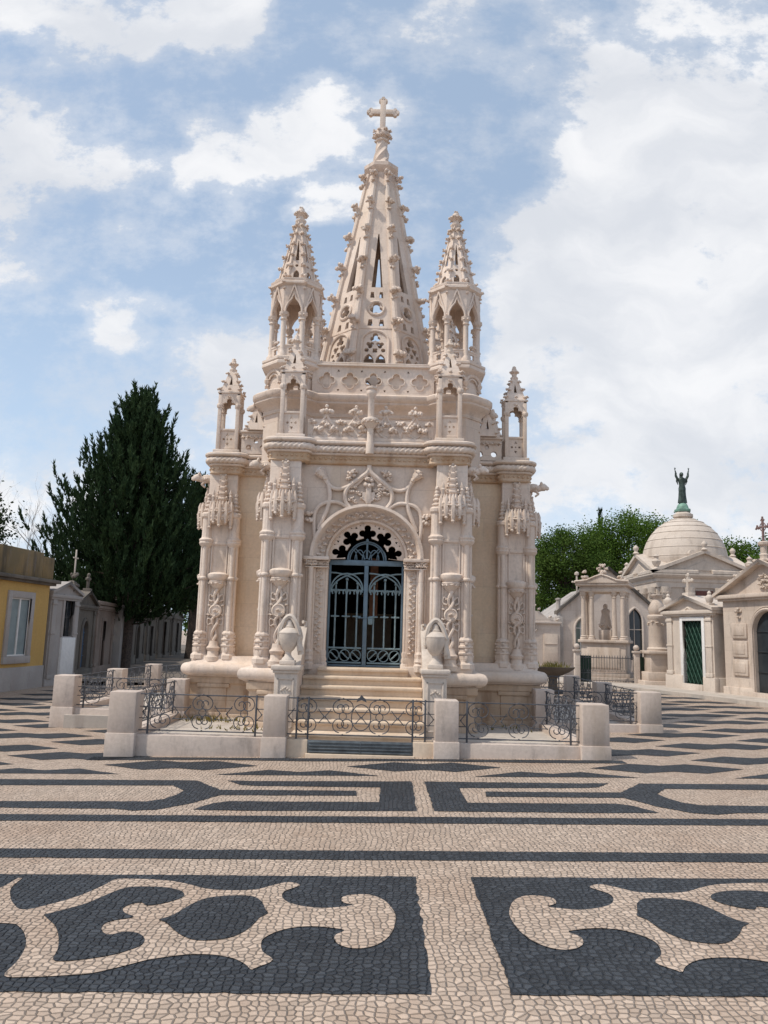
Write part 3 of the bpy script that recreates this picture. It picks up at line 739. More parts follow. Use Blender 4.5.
# ---------------------------------------------------------------- turrets
def octa_faces(m, r_ap, fn):
    for k in range(8): fn(m, RZ(k*PI/4), k)
def turret():
    m = MB()
    m.lathe([(.47, 6.05), (.47, 6.42), (.44, 6.44), (.44, 6.50)], 8, rot=PI/8)
    for k in range(8):
        a = k*PI/4 + PI/8; x, y = .5*cos(a), .5*sin(a)
        m.boss((x, y, 6.27), .055, 5); m.lathe([(.02, 6.3), (.055, 6.36), (.06, 6.40), (.04, 6.42)], 6, c=(x, y))
        M = RZ(k*PI/4)
        pth = [(.19*cos(PI*i/10), -.475, 6.40+.14*sin(PI*i/10)) for i in range(11)]
        m.tube(pth, .03, 6, M=M)
        pth = [(.12*cos(PI*i/8), -.46, 6.40+.08*sin(PI*i/8)) for i in range(9)]; m.tube(pth, .02, 5, M=M)
    m.lathe([(.45, 6.42), (.50, 6.5), (.54, 6.57), (.59, 6.6), (.62, 6.63), (.62, 6.67), (.60, 6.70), (.62, 6.72), (.62, 6.76), (.56, 6.79), (.40, 6.82)], 8, rot=PI/8)
    root = m.build('turret', LIME, ROOT, loc=(1.53, -1.5, -.13), ang=30)
    cm = MB(); cm.lathe([(.085, 6.78), (.085, 6.84), (.06, 6.88), (.05, 6.92), (.048, 7.50), (.07, 7.52), (.052, 7.545), (.06, 7.58), (.085, 7.62), (.09, 7.66), (.06, 7.67)], 12)
    for i in range(6): a = i*PI/3; cm.ball((.07*cos(a), .07*sin(a), 7.61), .025, 1, .2)
    c1 = None
    for k in range(8):
        a = k*PI/4 + PI/8
        if c1 is None: c1 = cm.build('colonnette', LIME, root, loc=(.46*cos(a), .46*sin(a), 0))
        else: copy_tree(c1, root, (.46*cos(a), .46*sin(a), 0), a)
    # low pierced rail and arched gables
    m = MB(); ap = .46*cos(PI/8); hw = .46*sin(PI/8)
    for k in range(8):
        M = RZ(k*PI/4)
        m.plate([(-hw, 6.8), (hw, 6.8), (hw, 7.02), (-hw, 7.02)], [foil(0, 6.91, .07, 4, PI/4, .46, 24)], -ap-.02, -ap+.02, M)
        m.bbox(-hw, hw, -ap-.03, -ap+.03, 7.0, 7.03, .004, M)
        m.boss((0, -ap-.02, 7.09), .075, 7, M)
    m.build('rail', LIME, root)
    m = MB()
    for k in range(8):
        M = RZ(k*PI/4)
        arch = [(hw*.86*cos(PI*i/12), 7.66 + (.30 if True else 0)*(sin(PI*i/12)**1.0)) for i in range(13)]
        # ogee opening under a solid head
        og = [(-hw*.84, 7.64), (-hw*.8, 7.74), (-hw*.55, 7.84), (-hw*.2, 7.92), (0, 8.02), (hw*.2, 7.92), (hw*.55, 7.84), (hw*.8, 7.74), (hw*.84, 7.64)]
        m.plate([(-hw, 7.64)] + og + [(hw, 7.64), (hw*1.12, 8.22), (-hw*1.12, 8.22)], [], -ap-.03, -ap+.03, M)
        m.tube([(x*1.05, -ap-.04, z+.012) for x, z in og], .018, 6, M=M)
        # gable ribs crossing between the arches
        m.tube([(0, -ap-.05, 8.2), (hw*.5, -ap-.045, 7.95), (hw*1.0, -ap-.02, 7.70)], .018, 5, M=M)
        m.tube([(0, -ap-.05, 8.2), (-hw*.5, -ap-.045, 7.95), (-hw*1.0, -ap-.02, 7.70)], .018, 5, M=M)
        a = PI/8; m.boss((0, -ap-.09, 8.13), .035, 5, M @ RZ(PI/8))
    m.build('arcade_head', LIME, root)
    m = MB()
    m.lathe([(.44, 8.16), (.50, 8.2), (.545, 8.23), (.545, 8.27), (.52, 8.29), (.53, 8.31), (.53, 8.34), (.46, 8.36), (.3, 8.38), (0.05, 8.38)], 8, rot=PI/8)
    for k in range(8):
        a = k*PI/4+PI/8; m.boss((.55*cos(a), .55*sin(a), 8.25), .045, 5)
    m.build('eaves_ring', LIME, root, ang=30)
    m = MB(); z0, z1, R0, R1 = 8.34, 9.72, .39, .075
    ap0, ap1 = R0*cos(PI/8), R1*cos(PI/8); h0, h1 = R0*sin(PI/8), R1*sin(PI/8)
    tilt = math.atan2(ap0-ap1, z1-z0); L = (z1-z0)/cos(tilt)
    for k in range(8):
        M = RZ(k*PI/4) @ TR(0, -ap0, z0) @ Matrix.Rotation(-tilt, 4, 'X')
        m.plate([(-h0, 0), (h0, 0), (h1, L), (-h1, L)], [lancet(0, L*.04, L*.17, .11, 5), circ(0, L*.245, .032, 10), [(-.035, L*.33), (.035, L*.33), (.006, L*.66), (-.006, L*.66)]], 0, .03, M)
        a = k*PI/4 + PI/8
        m.tube([(R0*cos(a), R0*sin(a), z0), (R1*cos(a), R1*sin(a), z1)], [.028, .015], 6)
        for t in (.04, .22, .4, .58, .76, .9):
            r = R0+(R1-R0)*t + .025; m.boss((r*cos(a), r*sin(a), z0+(z1-z0)*t+.03), .078-.026*t, 5)
    sp = m.build('spirelet', LIME, root)
    m = MB(); FZ = TR(0, 0, .18)
    m.lathe([(.07, 9.5), (.11, 9.55), (.11, 9.58), (.07, 9.6), (.06, 9.66), (.12, 9.70), (.13, 9.73), (.07, 9.76), (.07, 9.80), (.02, 9.86)], 8, M=FZ)
    for i in range(8): a = i*PI/4; m.boss((.11*cos(a), .11*sin(a), 9.71), .05, 5, FZ)
    m.boss((0, 0, 9.83), .065, 6, FZ)
    m.build('finial', LIME, sp)
    return root
t0 = turret()
for (x, y) in ((-1.53, -1.5), (1.53, 1.5), (-1.53, 1.5)): copy_tree(t0, ROOT, (x, y, -.13))

# ---------------------------------------------------------------- central spire
m = MB()
Z0, Z1, RA, RB = 6.14, 11.58, 1.345, .285
apf = cos(PI/8); hf = sin(PI/8)
m.lathe([(RA+.12, 6.12), (RA+.12, 6.2), (RA+.02, 6.24), (RA-.1, 6.26)], 8, rot=PI/8)
tilt = math.atan2((RA-RB)*apf, Z1-Z0); L = (Z1-Z0)/cos(tilt)
def wz(t): return (RA+(RB-RA)*t)*hf
def tz(z): return (z-Z0)/(Z1-Z0)*L
holes = []
# foot arches with tracery
holes += [lancet(-.13, tz(6.25), tz(6.5), .17, 5), lancet(.13, tz(6.25), tz(6.5), .17, 5)]
holes += [lancet(-.118, tz(6.80), tz(7.09), .20, 5), lancet(.118, tz(6.80), tz(7.09), .20, 5)]
holes += [foil(0, tz(7.165), .06, 4, PI/4, .45, 20), circ(-.165, tz(7.17), .045, 10), circ(.165, tz(7.17), .045, 10)]
holes += [foil(-.098, tz(7.29), .082, 3, -PI/2, .5, 20), foil(.098, tz(7.29), .082, 3, -PI/2, .5, 20), foil(0, tz(7.45), .11, 3, PI/2, .5, 24)]
holes += [[(x-.055, tz(7.72)), (x+.055, tz(7.72)), (x+.035, tz(7.87)), (x-.035, tz(7.87))] for x in (-.115, .115)]
holes += [foil(0, tz(8.12), .14, 3, PI/2, .5, 30)]
holes += [[(x-.045, tz(8.37)), (x+.045, tz(8.37)), (x+.03, tz(8.51)), (x-.03, tz(8.51))] for x in (-.09, .09)]
holes += [[(-.115, tz(8.62)), (.115, tz(8.62)), (.012, tz(9.92)), (-.012, tz(9.92))]]
for k in range(8):
    M = RZ(k*PI/4) @ TR(0, -RA*apf, Z0) @ Matrix.Rotation(-tilt, 4, 'X')
    m.plate([(-RA*hf, 0), (RA*hf, 0), (RB*hf, L), (-RB*hf, L)], holes, 0, .09, M)
    for (zb, zt, w) in ((6.75, 7.60, .27), (8.34, 8.72, .16)):
        if w > .2: arch = [(-w, tz(zb)), (-w, tz(zt)-w*.95)] + [(w*cos(PI*i/14), tz(zt)-w*.95+w*.95*sin(PI*i/14)) for i in range(14, -1, -1)] + [(w, tz(zb))]
        else: arch = [(w*cos(2*PI*i/20), tz(8.12)+w*sin(2*PI*i/20)) for i in range(21)]
        m.tube([(x, -.012, z) for x, z in arch], .026, 6, M=M)
    m.tube([(-wz(.28), -.0, tz(7.66)), (wz(.28), -.0, tz(7.66))], .014, 5, M=M)
spire = m.build('spire', LIME, ROOT, ang=30)
for k in range(8):
    a = k*PI/4+PI/8; m = MB()
    m.tube([(RA*cos(a), RA*sin(a), Z0), (RB*cos(a), RB*sin(a), Z1)], [.085, .05], 8)
    for i in range(8):
        t = .035 + i*.134 + .0
        r = RA+(RB-RA)*t + .075; z = Z0+(Z1-Z0)*t
        s = .165-.055*t
        m.tube([( (r-.08)*cos(a), (r-.08)*sin(a), z-.07), (r*cos(a), r*sin(a), z-.08), ((r+.05)*cos(a), (r+.05)*sin(a), z+.0)], [.03, .03, .03], 6)
        m.boss(((r+.04)*cos(a), (r+.04)*sin(a), z+.01), s, 6)
        m.boss(((r+.01)*cos(a), (r+.01)*sin(a), z-.16), s*.6, 5)
    m.build('crocketed_rib', LIME, spire)
m = MB(); m.lathe([(.24, 11.52), (.26, 11.6), (.36, 11.68), (.40, 11.74), (.40, 11.82), (.33, 11.86), (.28, 11.9), (.2, 11.96), (.17, 11.98)], 8, rot=PI/8)
m.build('collar', LIME, spire, loc=(0, 0, -.09), ang=30)
m = MB(); m.lathe([(.185-.075*t/12, 11.95+.045*t) for t in range(13)], 20, mod=lambda a, z: 1+.12*cos(5*a), twist=4.5)
m.lathe([(.11, 12.48), (.15, 12.51), (.15, 12.54), (.12, 12.56)], 10)
m.build('twisted_stem', LIME, spire, loc=(0, 0, -.09))
m = MB(); m.lathe([(.10, 12.54), (.17, 12.60), (.18, 12.68), (.15, 12.76), (.08, 12.80)], 12)
for j, z in enumerate((12.60, 12.72)):
    for i in range(8): a = i*PI/4+j*.4; m.boss((.18*cos(a), .18*sin(a), z), .06, 5)
m.build('foliate_knob', LIME, spire, loc=(0, 0, -.08))
m = MB()
m.bbox(-.062, .062, -.055, .055, 12.62, 13.44, .012); m.bbox(-.27, .27, -.052, .052, 13.09, 13.21, .012)
for (x, z) in ((-.27, 13.15), (.27, 13.15), (0, 13.43)):
    for dx, dz in ((0, .05), (.05, 0), (-.05, 0), (0, -.05)):
        m.lathe([(.0, -.045), (.042, -.045), (.048, -.03), (.048, .03), (.042, .045), (.0, .045)], 12, M=TR(x+dx, 0, z+dz) @ Matrix.Rotation(PI/2, 4, 'X'))
m.build('cross', LIME, ROOT)

# ---------------------------------------------------------------- portal
m = MB()
def arc(R, zs, y, n=28, a0=0, a1=PI): return [(R*cos(a0+(a1-a0)*i/n), y, zs+R*sin(a0+(a1-a0)*i/n)) for i in range(n+1)]
ZS = 2.85
def squash(m):
    m.v = [(x, y, z if z < ZS else ZS+(z-ZS)*.95) for x, y, z in m.v]; return m
prof = [(.93, -2.76), (.955, -2.80), (.95, -2.86), (.90, -2.87), (.87, -2.83), (.86, -2.78), (.84, -2.74), (.71, -2.66), (.69, -2.69), (.655, -2.68), (.64, -2.64), (.635, -2.44)]
vs = []; fs = []; n = 40; q = len(prof)
for i in range(n+1):
    a = PI*i/n
    for r, y in prof: vs.append((r*cos(a), y, ZS+.02+r*sin(a)))
for i in range(n):
    for j in range(q-1): fs.append((i*q+j, (i+1)*q+j, (i+1)*q+j+1, i*q+j+1))
m.add(vs, fs)
for i in range(34):
    a = PI*(i+.5)/34; r = .775 + (.03 if i % 2 else -.03); m.boss((r*cos(a), -2.735, ZS+.02+r*sin(a)), .05, 6)
for sx in (-1, 1):
    for i in range(28):
        z = 1.30 + i*.05; m.boss((sx*(.775+(.025 if i % 2 else -.025)), -2.735, z), .04, 5)
squash(m).build('archivolt', LIME, ROOT, ang=45)
def jamb_mb():
    m = MB()
    m.bbox(.70, .86, -2.72, -2.50, 1.0, 2.84, .01); m.bbox(.64, .72, -2.66, -2.42, 1.0, 2.84, .01); m.bbox(.84, .98, -2.74, -2.6, 1.0, 2.84, .01)
    for (x, y, r) in ((.665, -2.68, .03), (.70, -2.70, .016), (.865, -2.75, .022), (.92, -2.79, .048), (.985, -2.76, .02)):
        m.tube([(x, y, 1.3), (x, y, 2.70)], r, 10)
        m.lathe([(r*2.1, 1.02), (r*2.1, 1.12), (r*1.5, 1.15), (r*1.9, 1.18), (r*1.3, 1.24), (r*1.6, 1.30), (r*1.05, 1.34)], 8, c=(x, y), rot=PI/8)
    m.bbox(.63, 1.03, -2.83, -2.5, .78, 1.10, .012)
    m.bbox(.62, 1.05, -2.86, -2.5, 2.81, 2.87, .012); m.bbox(.63, 1.02, -2.83, -2.5, 2.685, 2.705, .006)
    for i in range(8):
        for z in (2.74, 2.785): m.boss((.66+.048*i, -2.815 if i > 3 else -2.75, z), .045, 6)
    return m
jb = jamb_mb().build('jamb', LIME, ROOT)
m = jamb_mb(); m.v = [(-x, y, z) for x, y, z in m.v]; m.build('jamb', LIME, ROOT)
# cusped lace fringe inside the arch
ho = []
TF = []
for i in range(5):
    a = PI*(.06 + .22*i)
    def pt(R, t): return (R*cos(a+t), ZS+.03+R*sin(a+t))
    ds = [(*pt(.44, 0), .065), (*pt(.545, 0), .058), (*pt(.455, .185), .062), (*pt(.455, -.185), .062), (*pt(.385, 0), .065)]
    poly = polar(*pt(.45, 0), ds, 48)
    n_ = len(poly); far = [math.hypot(x, z-ZS-.03) > .375 for x, z in poly]
    st = next(j for j in range(n_) if far[j] and not far[j-1])
    chain = []; j = st
    while far[j % n_]: chain.append(poly[j % n_]); j += 1
    an = [math.atan2(z-ZS-.03, x) for x, z in (chain[0], chain[-1])]
    TF.append((min(an), max(an), chain))
cur = -.3
for lo, hi, chain in TF:
    q = cur
    while q < lo-.01: ho.append((.365*cos(q), ZS+.03+.365*sin(q))); q += .05
    ho += chain; cur = hi+.01
while cur < PI+.3: ho.append((.365*cos(cur), ZS+.03+.365*sin(cur))); cur += .05
ho = [p for p in ho if p[1] > ZS+.012 and math.hypot(p[0], p[1]-ZS) < .645]
outer = [(.66*cos(PI*i/30), ZS+.66*sin(PI*i/30)) for i in range(31)]
extra = []
for i in range(4):
    a = PI*(.17+.22*i); extra.append([(.575*cos(a)+.028*cos(a+t), ZS+.03+.575*sin(a)+.028*sin(a+t)) for t in (0, 2.1, 4.2)])
    for s in (-.13, .13):
        extra.append(circ(.60*cos(a+s), ZS+.03+.60*sin(a+s), .011, 8))
m = MB(); m.plate(outer + list(reversed(ho)), extra, -2.60, -2.53)
squash(m).build('lace_fringe', LIME, ROOT, ang=30)

# ogee interlace above the door
m = MB(); K = .00384
def zz(pts, y=-2.79): return smooth_path([((x-380)*K, y, 4.49-v*K) for x, v in pts], 6)
def both(pts, r, y=-2.79):
    m.tube(zz(pts, y), r, 8); m.tube(zz([(760-x, v) for x, v in pts], y), r, 8)
both([(380, 12), (374, 38), (350, 62), (310, 92), (285, 118), (275, 150), (282, 180), (300, 205)], .038)
both([(380, 45), (352, 72), (325, 100), (300, 112)], .026, -2.77)
both([(186, 74), (204, 110), (210, 160), (201, 210), (186, 250), (172, 285), (166, 305)], .036)
both([(186, 80), (215, 113), (250, 122), (290, 108)], .034)
both([(152, 348), (146, 300), (144, 260), (150, 222), (170, 195), (205, 181), (250, 182), (292, 205)], .034)
m.build('ogee_interlace', LIME, ROOT)
m = MB()
for sx in (-1, 1):
    bx, bz = sx*(186-380)*K, 4.49-74*K
    cx, cz = sx*(160-380)*K, 4.49-45*K
    d = Vector((cx-bx, 0, cz-bz)).normalized()
    for t, r in ((0, .05), (.05, .06), (.09, .085), (.13, .095)): m.ball((bx+d.x*t, -2.81, bz+d.z*t), r, 1, .05)
    for i in range(6): a = i*PI/3; m.boss((bx+d.x*.15+.07*cos(a)*d.z, -2.81+.06*sin(a), bz+d.z*.15+.07*cos(a)*d.x*-1), .045, 5)
    m.build('capital', LIME, ROOT); m = MB()
    for grp in (((300, 52, .09), (316, 40, .07), (290, 72, .06)), ((122, 236, .10), (124, 262, .09))):
        for (x, v, s) in grp: m.boss((sx*(x-380)*K, -2.79, 4.49-v*K), s, 9)
        m.build('leaf_knot', LIME, ROOT); m = MB()
# relief of helm and foliage in the ogee field
m.boss((0, -2.79, 4.20), .09, 9); m.boss((0, -2.79, 4.10), .10, 9); m.bbox(-.045, .045, -2.83, -2.75, 3.78, 4.12, .015)
m.plate([(-.11, 3.98), (-.10, 3.86), (0, 3.78), (.10, 3.86), (.11, 3.98)], [], -2.81, -2.75)
for i in range(46):
    x = random.uniform(-.33, .33); z = random.uniform(3.80, 4.10)
    if abs(x) > .10: m.boss((x, -2.78, z), random.uniform(.035, .06), 6)
for i in range(7): m.boss(((i-3)*.05, -2.79, 4.31-.02*abs(i-3)), .035, 5)

m.build('ogee_carving', LIME, ROOT)

# ---------------------------------------------------------------- wrought iron door
GY = -2.50
m = MB()
m.bbox(-.635, .635, GY-.03, GY+.02, 2.76, 2.85, .006); m.bbox(-.035, .035, GY-.035, GY+.02, 1.07, 2.76, .006)
m.bbox(-.635, .635, GY-.02, GY+.02, 1.07, 1.10, .004)
m.bbox(-.635, -.60, GY-.02, GY+.02, 1.08, 2.76, .004); m.bbox(.60, .635, GY-.02, GY+.02, 1.08, 2.76, .004)
m.bbox(-.12, .12, GY-.05, GY+.01, 1.87, 1.885, .003)
door = m.build('iron_door', GATEM, ROOT)
def leaf_grille():
    m = MB(); x0, x1 = .05, .60; w = x1-x0
    for i in range(3): 
        x = x0 + w*(i+.5)/3*1.0
        m.tube([(x, GY, 1.42), (x, GY, 2.38 if i != 1 else 2.44)], .015, 6)
        m.ball((x, GY, 2.41 if i != 1 else 2.47), .03, 1)
        for s in (-1, 1): m.tube(smooth_path([(x, GY, 2.24), (x+s*.035, GY, 2.31), (x+s*.06, GY, 2.27), (x+s*.05, GY, 2.24)], 4), .013, 5)
        m.ball((x, GY, 1.90), .03, 1)
    m.tube([(x0, GY, 1.42), (x1, GY, 1.42)], .015, 6); m.tube([(x0, GY, 1.20), (x1, GY, 1.20)], .015, 6)
    m.tube([(x0, GY, 2.3), (x1, GY, 2.3)], .014, 5)
    for i in range(3):
        cx = x0+w*(i+.5)/3
        m.tube([(cx+.085*cos(2*PI*t/18), GY, 1.31+.085*sin(2*PI*t/18)) for t in range(18)], .009, 5, closed=True)
        m.tube(smooth_path([(cx-.06, GY, 1.26), (cx-.01, GY, 1.30), (cx+.01, GY, 1.32), (cx+.06, GY, 1.36)], 4), .012, 5)
        # small star crossings at mid height
        for a in range(4): m.tube([(cx, GY, 1.90), (cx+.07*cos(a*PI/2), GY, 1.90+.07*sin(a*PI/2))], .012, 5)
    # intersecting round heads
    m.tube([(x0+w/2+w/2*cos(PI*i/14), GY, 2.30+.26*sin(PI*i/14)) for i in range(15)], .014, 5)
    m.tube([(x0+w+w*.98*cos(PI/2+PI/2*i/10), GY, 2.27+.3*sin(PI/2+PI/2*i/10)) for i in range(11)], .013, 5)
    m.tube([(x0+w*.98*cos(PI/2*i/10), GY, 2.27+.3*sin(PI/2*i/10)) for i in range(11)], .013, 5)
    m.v = [(x, y, 1.12+(z-1.19)*1.095) for x, y, z in m.v]
    return m
lg = leaf_grille().build('grille', GATED, door)
m = leaf_grille(); m.v = [(-x, y, z) for x, y, z in m.v]; m.build('grille', GATED, door)
m = MB()
for R in (.32, .29): m.tube(arc(R, 2.85, GY, 20), .012, 6)
for i in range(1, 8):
    a = PI*i/8; m.tube([(0.03*cos(a), GY, 2.85+.03*sin(a)), (.30*cos(a), GY, 2.85+.30*sin(a))], .010 if i != 4 else .02, 5) if i in (2, 4, 6) else None
for i in range(5):
    cx = (i-2)*.125; m.tube([(cx+.08*cos(PI*t/8), GY, 2.86+.17*sin(PI*t/8)) for t in range(9)], .009, 5)
m.ball((0, GY, 3.20), .03, 1)
m.build('fanlight', GATEM, door)
m = MB(); m.bbox(.05, .13, GY-.05, GY-.01, 1.77, 1.90, .008); m.build('lock', GATED, door)

# ---------------------------------------------------------------- stairs
HS = [(1.065, -2.4, -3.10, .72), (.945, -2.7, -3.33, .93), (.81, -2.9, -3.58, .93), (.67, -3.1, -3.83, .93), (.525, -3.3, -4.08, .93), (.375, -3.5, -4.33, .93), (.235, -3.8, -4.58, .93), (.105, -4.0, -4.82, .93)]
for (z, yb, yf, hw) in HS:
    m = MB(); m.box(-hw, hw, yf+.03, yb, z-.16, z-.05)
    m.bbox(-hw-.003, hw+.003, yf-.012, yb-.002, z-.052, z, .014)
    m.build('stair', STEPM, ROOT)
def cheek(sx):
    m = MB()
    # sloping side wall with a pale coping
    m.add([(sx*.935, -4.2, -.2), (sx*.935, -3.05, -.2), (sx*.935, -3.05, 1.62), (sx*.935, -4.0, .98), (sx*1.12, -4.2, -.2), (sx*1.12, -3.05, -.2), (sx*1.12, -3.05, 1.62), (sx*1.12, -4.0, .98)],
          [(0, 1, 2, 3), (4, 7, 6, 5), (3, 2, 6, 7), (0, 3, 7, 4), (1, 5, 6, 2)])
    return m.build('stair_side_wall', LIME, ROOT, ang=20)
def coping(sx):
    m = MB()
    d = Vector((0, .98, .66)).normalized()
    a = math.atan2(.66, .98)
    M = TR(sx*1.03, -4.02, 1.02) @ Matrix.Rotation(a, 4, 'X')
    m.bbox(-.125, .125, 0, 1.15, -.03, .06, .02, M); m.tube([(-.09*sx, 1.13, .05), (-.09*sx, 1.2, .10), (-.05*sx, 1.16, .13)], .03, 6, M=M)
    return m.build('coping', PALE, ROOT)
for sx in (-1, 1): cheek(sx); coping(sx)
def pedestal(sx):
    m = MB(); cx = sx*1.08; cy = -4.1
    m.bbox(cx-.20, cx+.20, cy-.20, cy+.20, -.1, .16, .012); m.bbox(cx-.165, cx+.165, cy-.165, cy+.165, .1, 1.05, .01)
    m.bbox(cx-.19, cx+.19, cy-.19, cy+.19, 1.02, 1.06, .01); m.bbox(cx-.215, cx+.215, cy-.215, cy+.215, 1.06, 1.13, .015)
    for M in (RZ(0),):
        for (x0, x1, z0, z1) in ((-.12, -.10, .25, .95), (.10, .12, .25, .95), (-.12, .12, .25, .27), (-.12, .12, .93, .95)):
            m.bbox(cx+x0, cx+x1, cy-.178, cy-.16, z0, z1, .004)
    for i in range(5): m.ball((cx+(i-2)*.03, cy-.168, .82-.02*abs(i-2)), .018, 1, .2)
    return m.build('pedestal', PALE, ROOT, ang=30)
for sx in (-1, 1): pedestal(sx)

# urns: things of their own, standing on the pedestals
def urn(sx, label):
    X, Y = -.27+sx*1.08, 15.6-4.1
    o = empty('draped_urn', (X, Y, 1.133)); o.scale = (.79, .79, .94); tag(o, label, 'urn', 'draped urns on the stair pedestals')
    m = MB(); m.bbox(-.14, .14, -.14, .14, 0, .07, .012)
    m.lathe([(.12, .07), (.11, .10), (.07, .13), (.055, .17), (.06, .20), (.10, .23), (.15, .30), (.185, .38), (.20, .45), (.20, .475), (.205, .48), (.205, .495), (.19, .51), (.15, .55), (.09, .58)], 24)
    m.build('bowl', PALE, o)
    m = MB(); m.lathe([(.09, .575), (.10, .59), (.075, .62), (.07, .66), (.05, .69), (.015, .71)], 16); m.build('lid', PALE, o)
    # cloth looped over the lid and falling in folds down the outer side
    m = MB()
    fold = lambda a, L: 1 + .22*cos(5*a + 6*L)
    m.tube(smooth_path([(-.17, -.07, .46), (-.155, -.07, .56), (-.10, -.06, .68), (-.03, -.04, .745), (.04, -.04, .74), (.11, -.06, .67), (.165, -.07, .56), (.20, -.07, .46)], 5), .036, 10, mod=fold)
    m.tube(smooth_path([(-.15, .06, .50), (-.12, .06, .64), (0, .04, .73), (.12, .06, .63), (.17, .06, .50)], 5), .045, 10, mod=fold)
    for dx_, dy_, zl, r_ in ((.20, -.05, .22, .04), (.215, .03, .16, .045), (.19, .09, .26, .038)):
        m.tube(smooth_path([(dx_-.05, dy_, .58), (dx_, dy_, .46), (dx_-.01, dy_, .36), (dx_+.02, dy_, zl)], 5), [r_*.8]*6+[r_]*6+[r_*1.15]*4, 10, mod=fold)
    for dx_, dy_, zl, r_ in ((-.17, -.04, .36, .034), (-.18, .05, .30, .038)):
        m.tube(smooth_path([(dx_+.03, dy_, .58), (dx_, dy_, .48), (dx_-.01, dy_, zl)], 5), r_, 10, mod=fold)
    m.build('cloth', PALE, o)
urn(-1, 'white stone urn with folded drapery on the pedestal left of the mausoleum stairs')
urn(1, 'white stone urn with folded drapery on the pedestal right of the mausoleum stairs')

# ================================================================== enclosure round the mausoleum
FEN = empty('iron_fence', (-.27, 10.6, 0)); tag(FEN, 'low stone and scrolled iron railing enclosing the cream mausoleum', 'fence')
def fl(x, y): return (x+.27, y-10.6)
POSTS = [(-3.39, 10.64, .36), (-1.37, 10.64, .30), (.91, 10.64, .31), (2.88, 10.64, .36), (-3.45, 13.55, .32), (2.80, 13.45, .32),
         (-5.43, 13.75, .36), (4.62, 13.55, .36), (-5.43, 16.3, .32), (4.62, 16.3, .32), (-5.43, 18.9, .32), (4.62, 18.9, .32)]
for x, y, s in POSTS:
    lx, ly = fl(x, y); m = MB(); h = s/2
    m.bbox(lx-h-.015, lx+h+.015, ly-.19, ly+.19, -.3, .235, .012); m.bbox(lx-h, lx+h, ly-.175, ly+.175, .23, .765, .014)
    m.build('post', FENCEM, FEN, ang=30)
WALLS = [((-3.2, 10.64), (-1.5, 10.64)), ((1.05, 10.64), (2.7, 10.64)), ((-3.45, 10.8), (-3.45, 13.4)), ((2.88, 10.8), (2.80, 13.3)), ((-5.3, 13.75), (-3.6, 13.6)), ((2.95, 13.5), (4.45, 13.55)),
         ((-5.43, 13.9), (-5.43, 16.15)), ((4.62, 13.7), (4.62, 16.15)), ((-5.43, 16.45), (-5.43, 18.75)), ((4.62, 16.45), (4.62, 18.75)), ((-5.3, 18.9), (4.5, 18.9))]
def seg_frame(a, b):
    ax, ay = fl(*a); bx, by = fl(*b); L = math.hypot(bx-ax, by-ay)
    return TR(ax, ay, 0) @ RZ(math.atan2(by-ay, bx-ax)), L
for a, b in WALLS:
    M, L = seg_frame(a, b); m = MB(); m.bbox(0, L, -.11, .11, -.3, .215, .01, M); m.build('base_wall', FENCEM, FEN, ang=30)
def spiral(cx, cz, r, a0, a1, r1=.25, n=16): return [(cx + r*(1+(r1-1)*i/n)*cos(a0+(a1-a0)*i/n), 0, cz + r*(1+(r1-1)*i/n)*sin(a0+(a1-a0)*i/n)) for i in range(n+1)]
def scroll_panel(L, M, gate=False):
    """rails, end bars and rows of scrolls in the xz plane"""
    fr = MB(); R = .0085
    for z in (.735, .265): fr.tube([(0, 0, z), (L, 0, z)], R, 6, M=M)
    ends = (.12, L-.12) if L > 1 else (.05, L-.05)
    for x in ends: fr.bbox(x-.012, x+.012, -.012, .012, .20, .755, .003, M)
    n = max(2, round(L/.52)); w = L/n
    for i in range(n+1):
        x = i*w
        for z in (.57, .42): 
            fr.tube([(max(0, x-w*.22), 0, z), (min(L, x+w*.22), 0, z)], .006, 5, M=M)
    sc = MB()
    for i in range(n):
        c = (i+.5)*w
        for s in (-1, 1):
            # upper and lower curls
            for (cz, f) in ((.62, 1), (.40, -1)):
                a0, a1 = (PI*.5, PI*.5 - s*2.7*PI)
                sc.tube([(x, y, (z-cz)*f+cz) for x, y, z in spiral(c+s*.045, cz, .105, a0, a1, .22, 18)], .0072, 5, M=M)
            sc.tube(smooth_path([(c+s*.16, 0, .60), (c+s*.20, 0, .545), (c+s*.235, 0, .50), (c+s*.20, 0, .455), (c+s*.16, 0, .41)], 4), .0065, 5, M=M)
            sc.ball((c+s*.235, 0, .50), .014, 1, M=M)
        sc.ball((c, 0, .74), .015, 1, M=M); sc.ball((c, 0, .27), .015, 1, M=M)
        sc.tube([(c+.05*cos(2*PI*t/12), 0, .51+.05*sin(2*PI*t/12)) for t in range(12)], .006, 5, closed=True, M=M)
    return fr, sc
PANELS = [((-3.2, 10.62), (-1.52, 10.62)), ((1.07, 10.62), (2.7, 10.62)), ((-3.45, 10.82), (-3.45, 13.39)), ((2.88, 10.82), (2.80, 13.29)), ((-5.25, 13.75), (-3.61, 13.6)), ((2.96, 13.5), (4.44, 13.55)),
          ((-5.43, 13.93), (-5.43, 16.14)), ((4.62, 13.73), (4.62, 16.14)), ((-5.43, 16.46), (-5.43, 18.74)), ((4.62, 16.46), (4.62, 18.74)), ((-5.25, 18.9), (4.44, 18.9))]
for a, b in PANELS:
    M, L = seg_frame(a, b); fr, sc = scroll_panel(L, M)
    f = fr.build('railing_panel', IRON, FEN); sc.build('scrollwork', IRON, f)
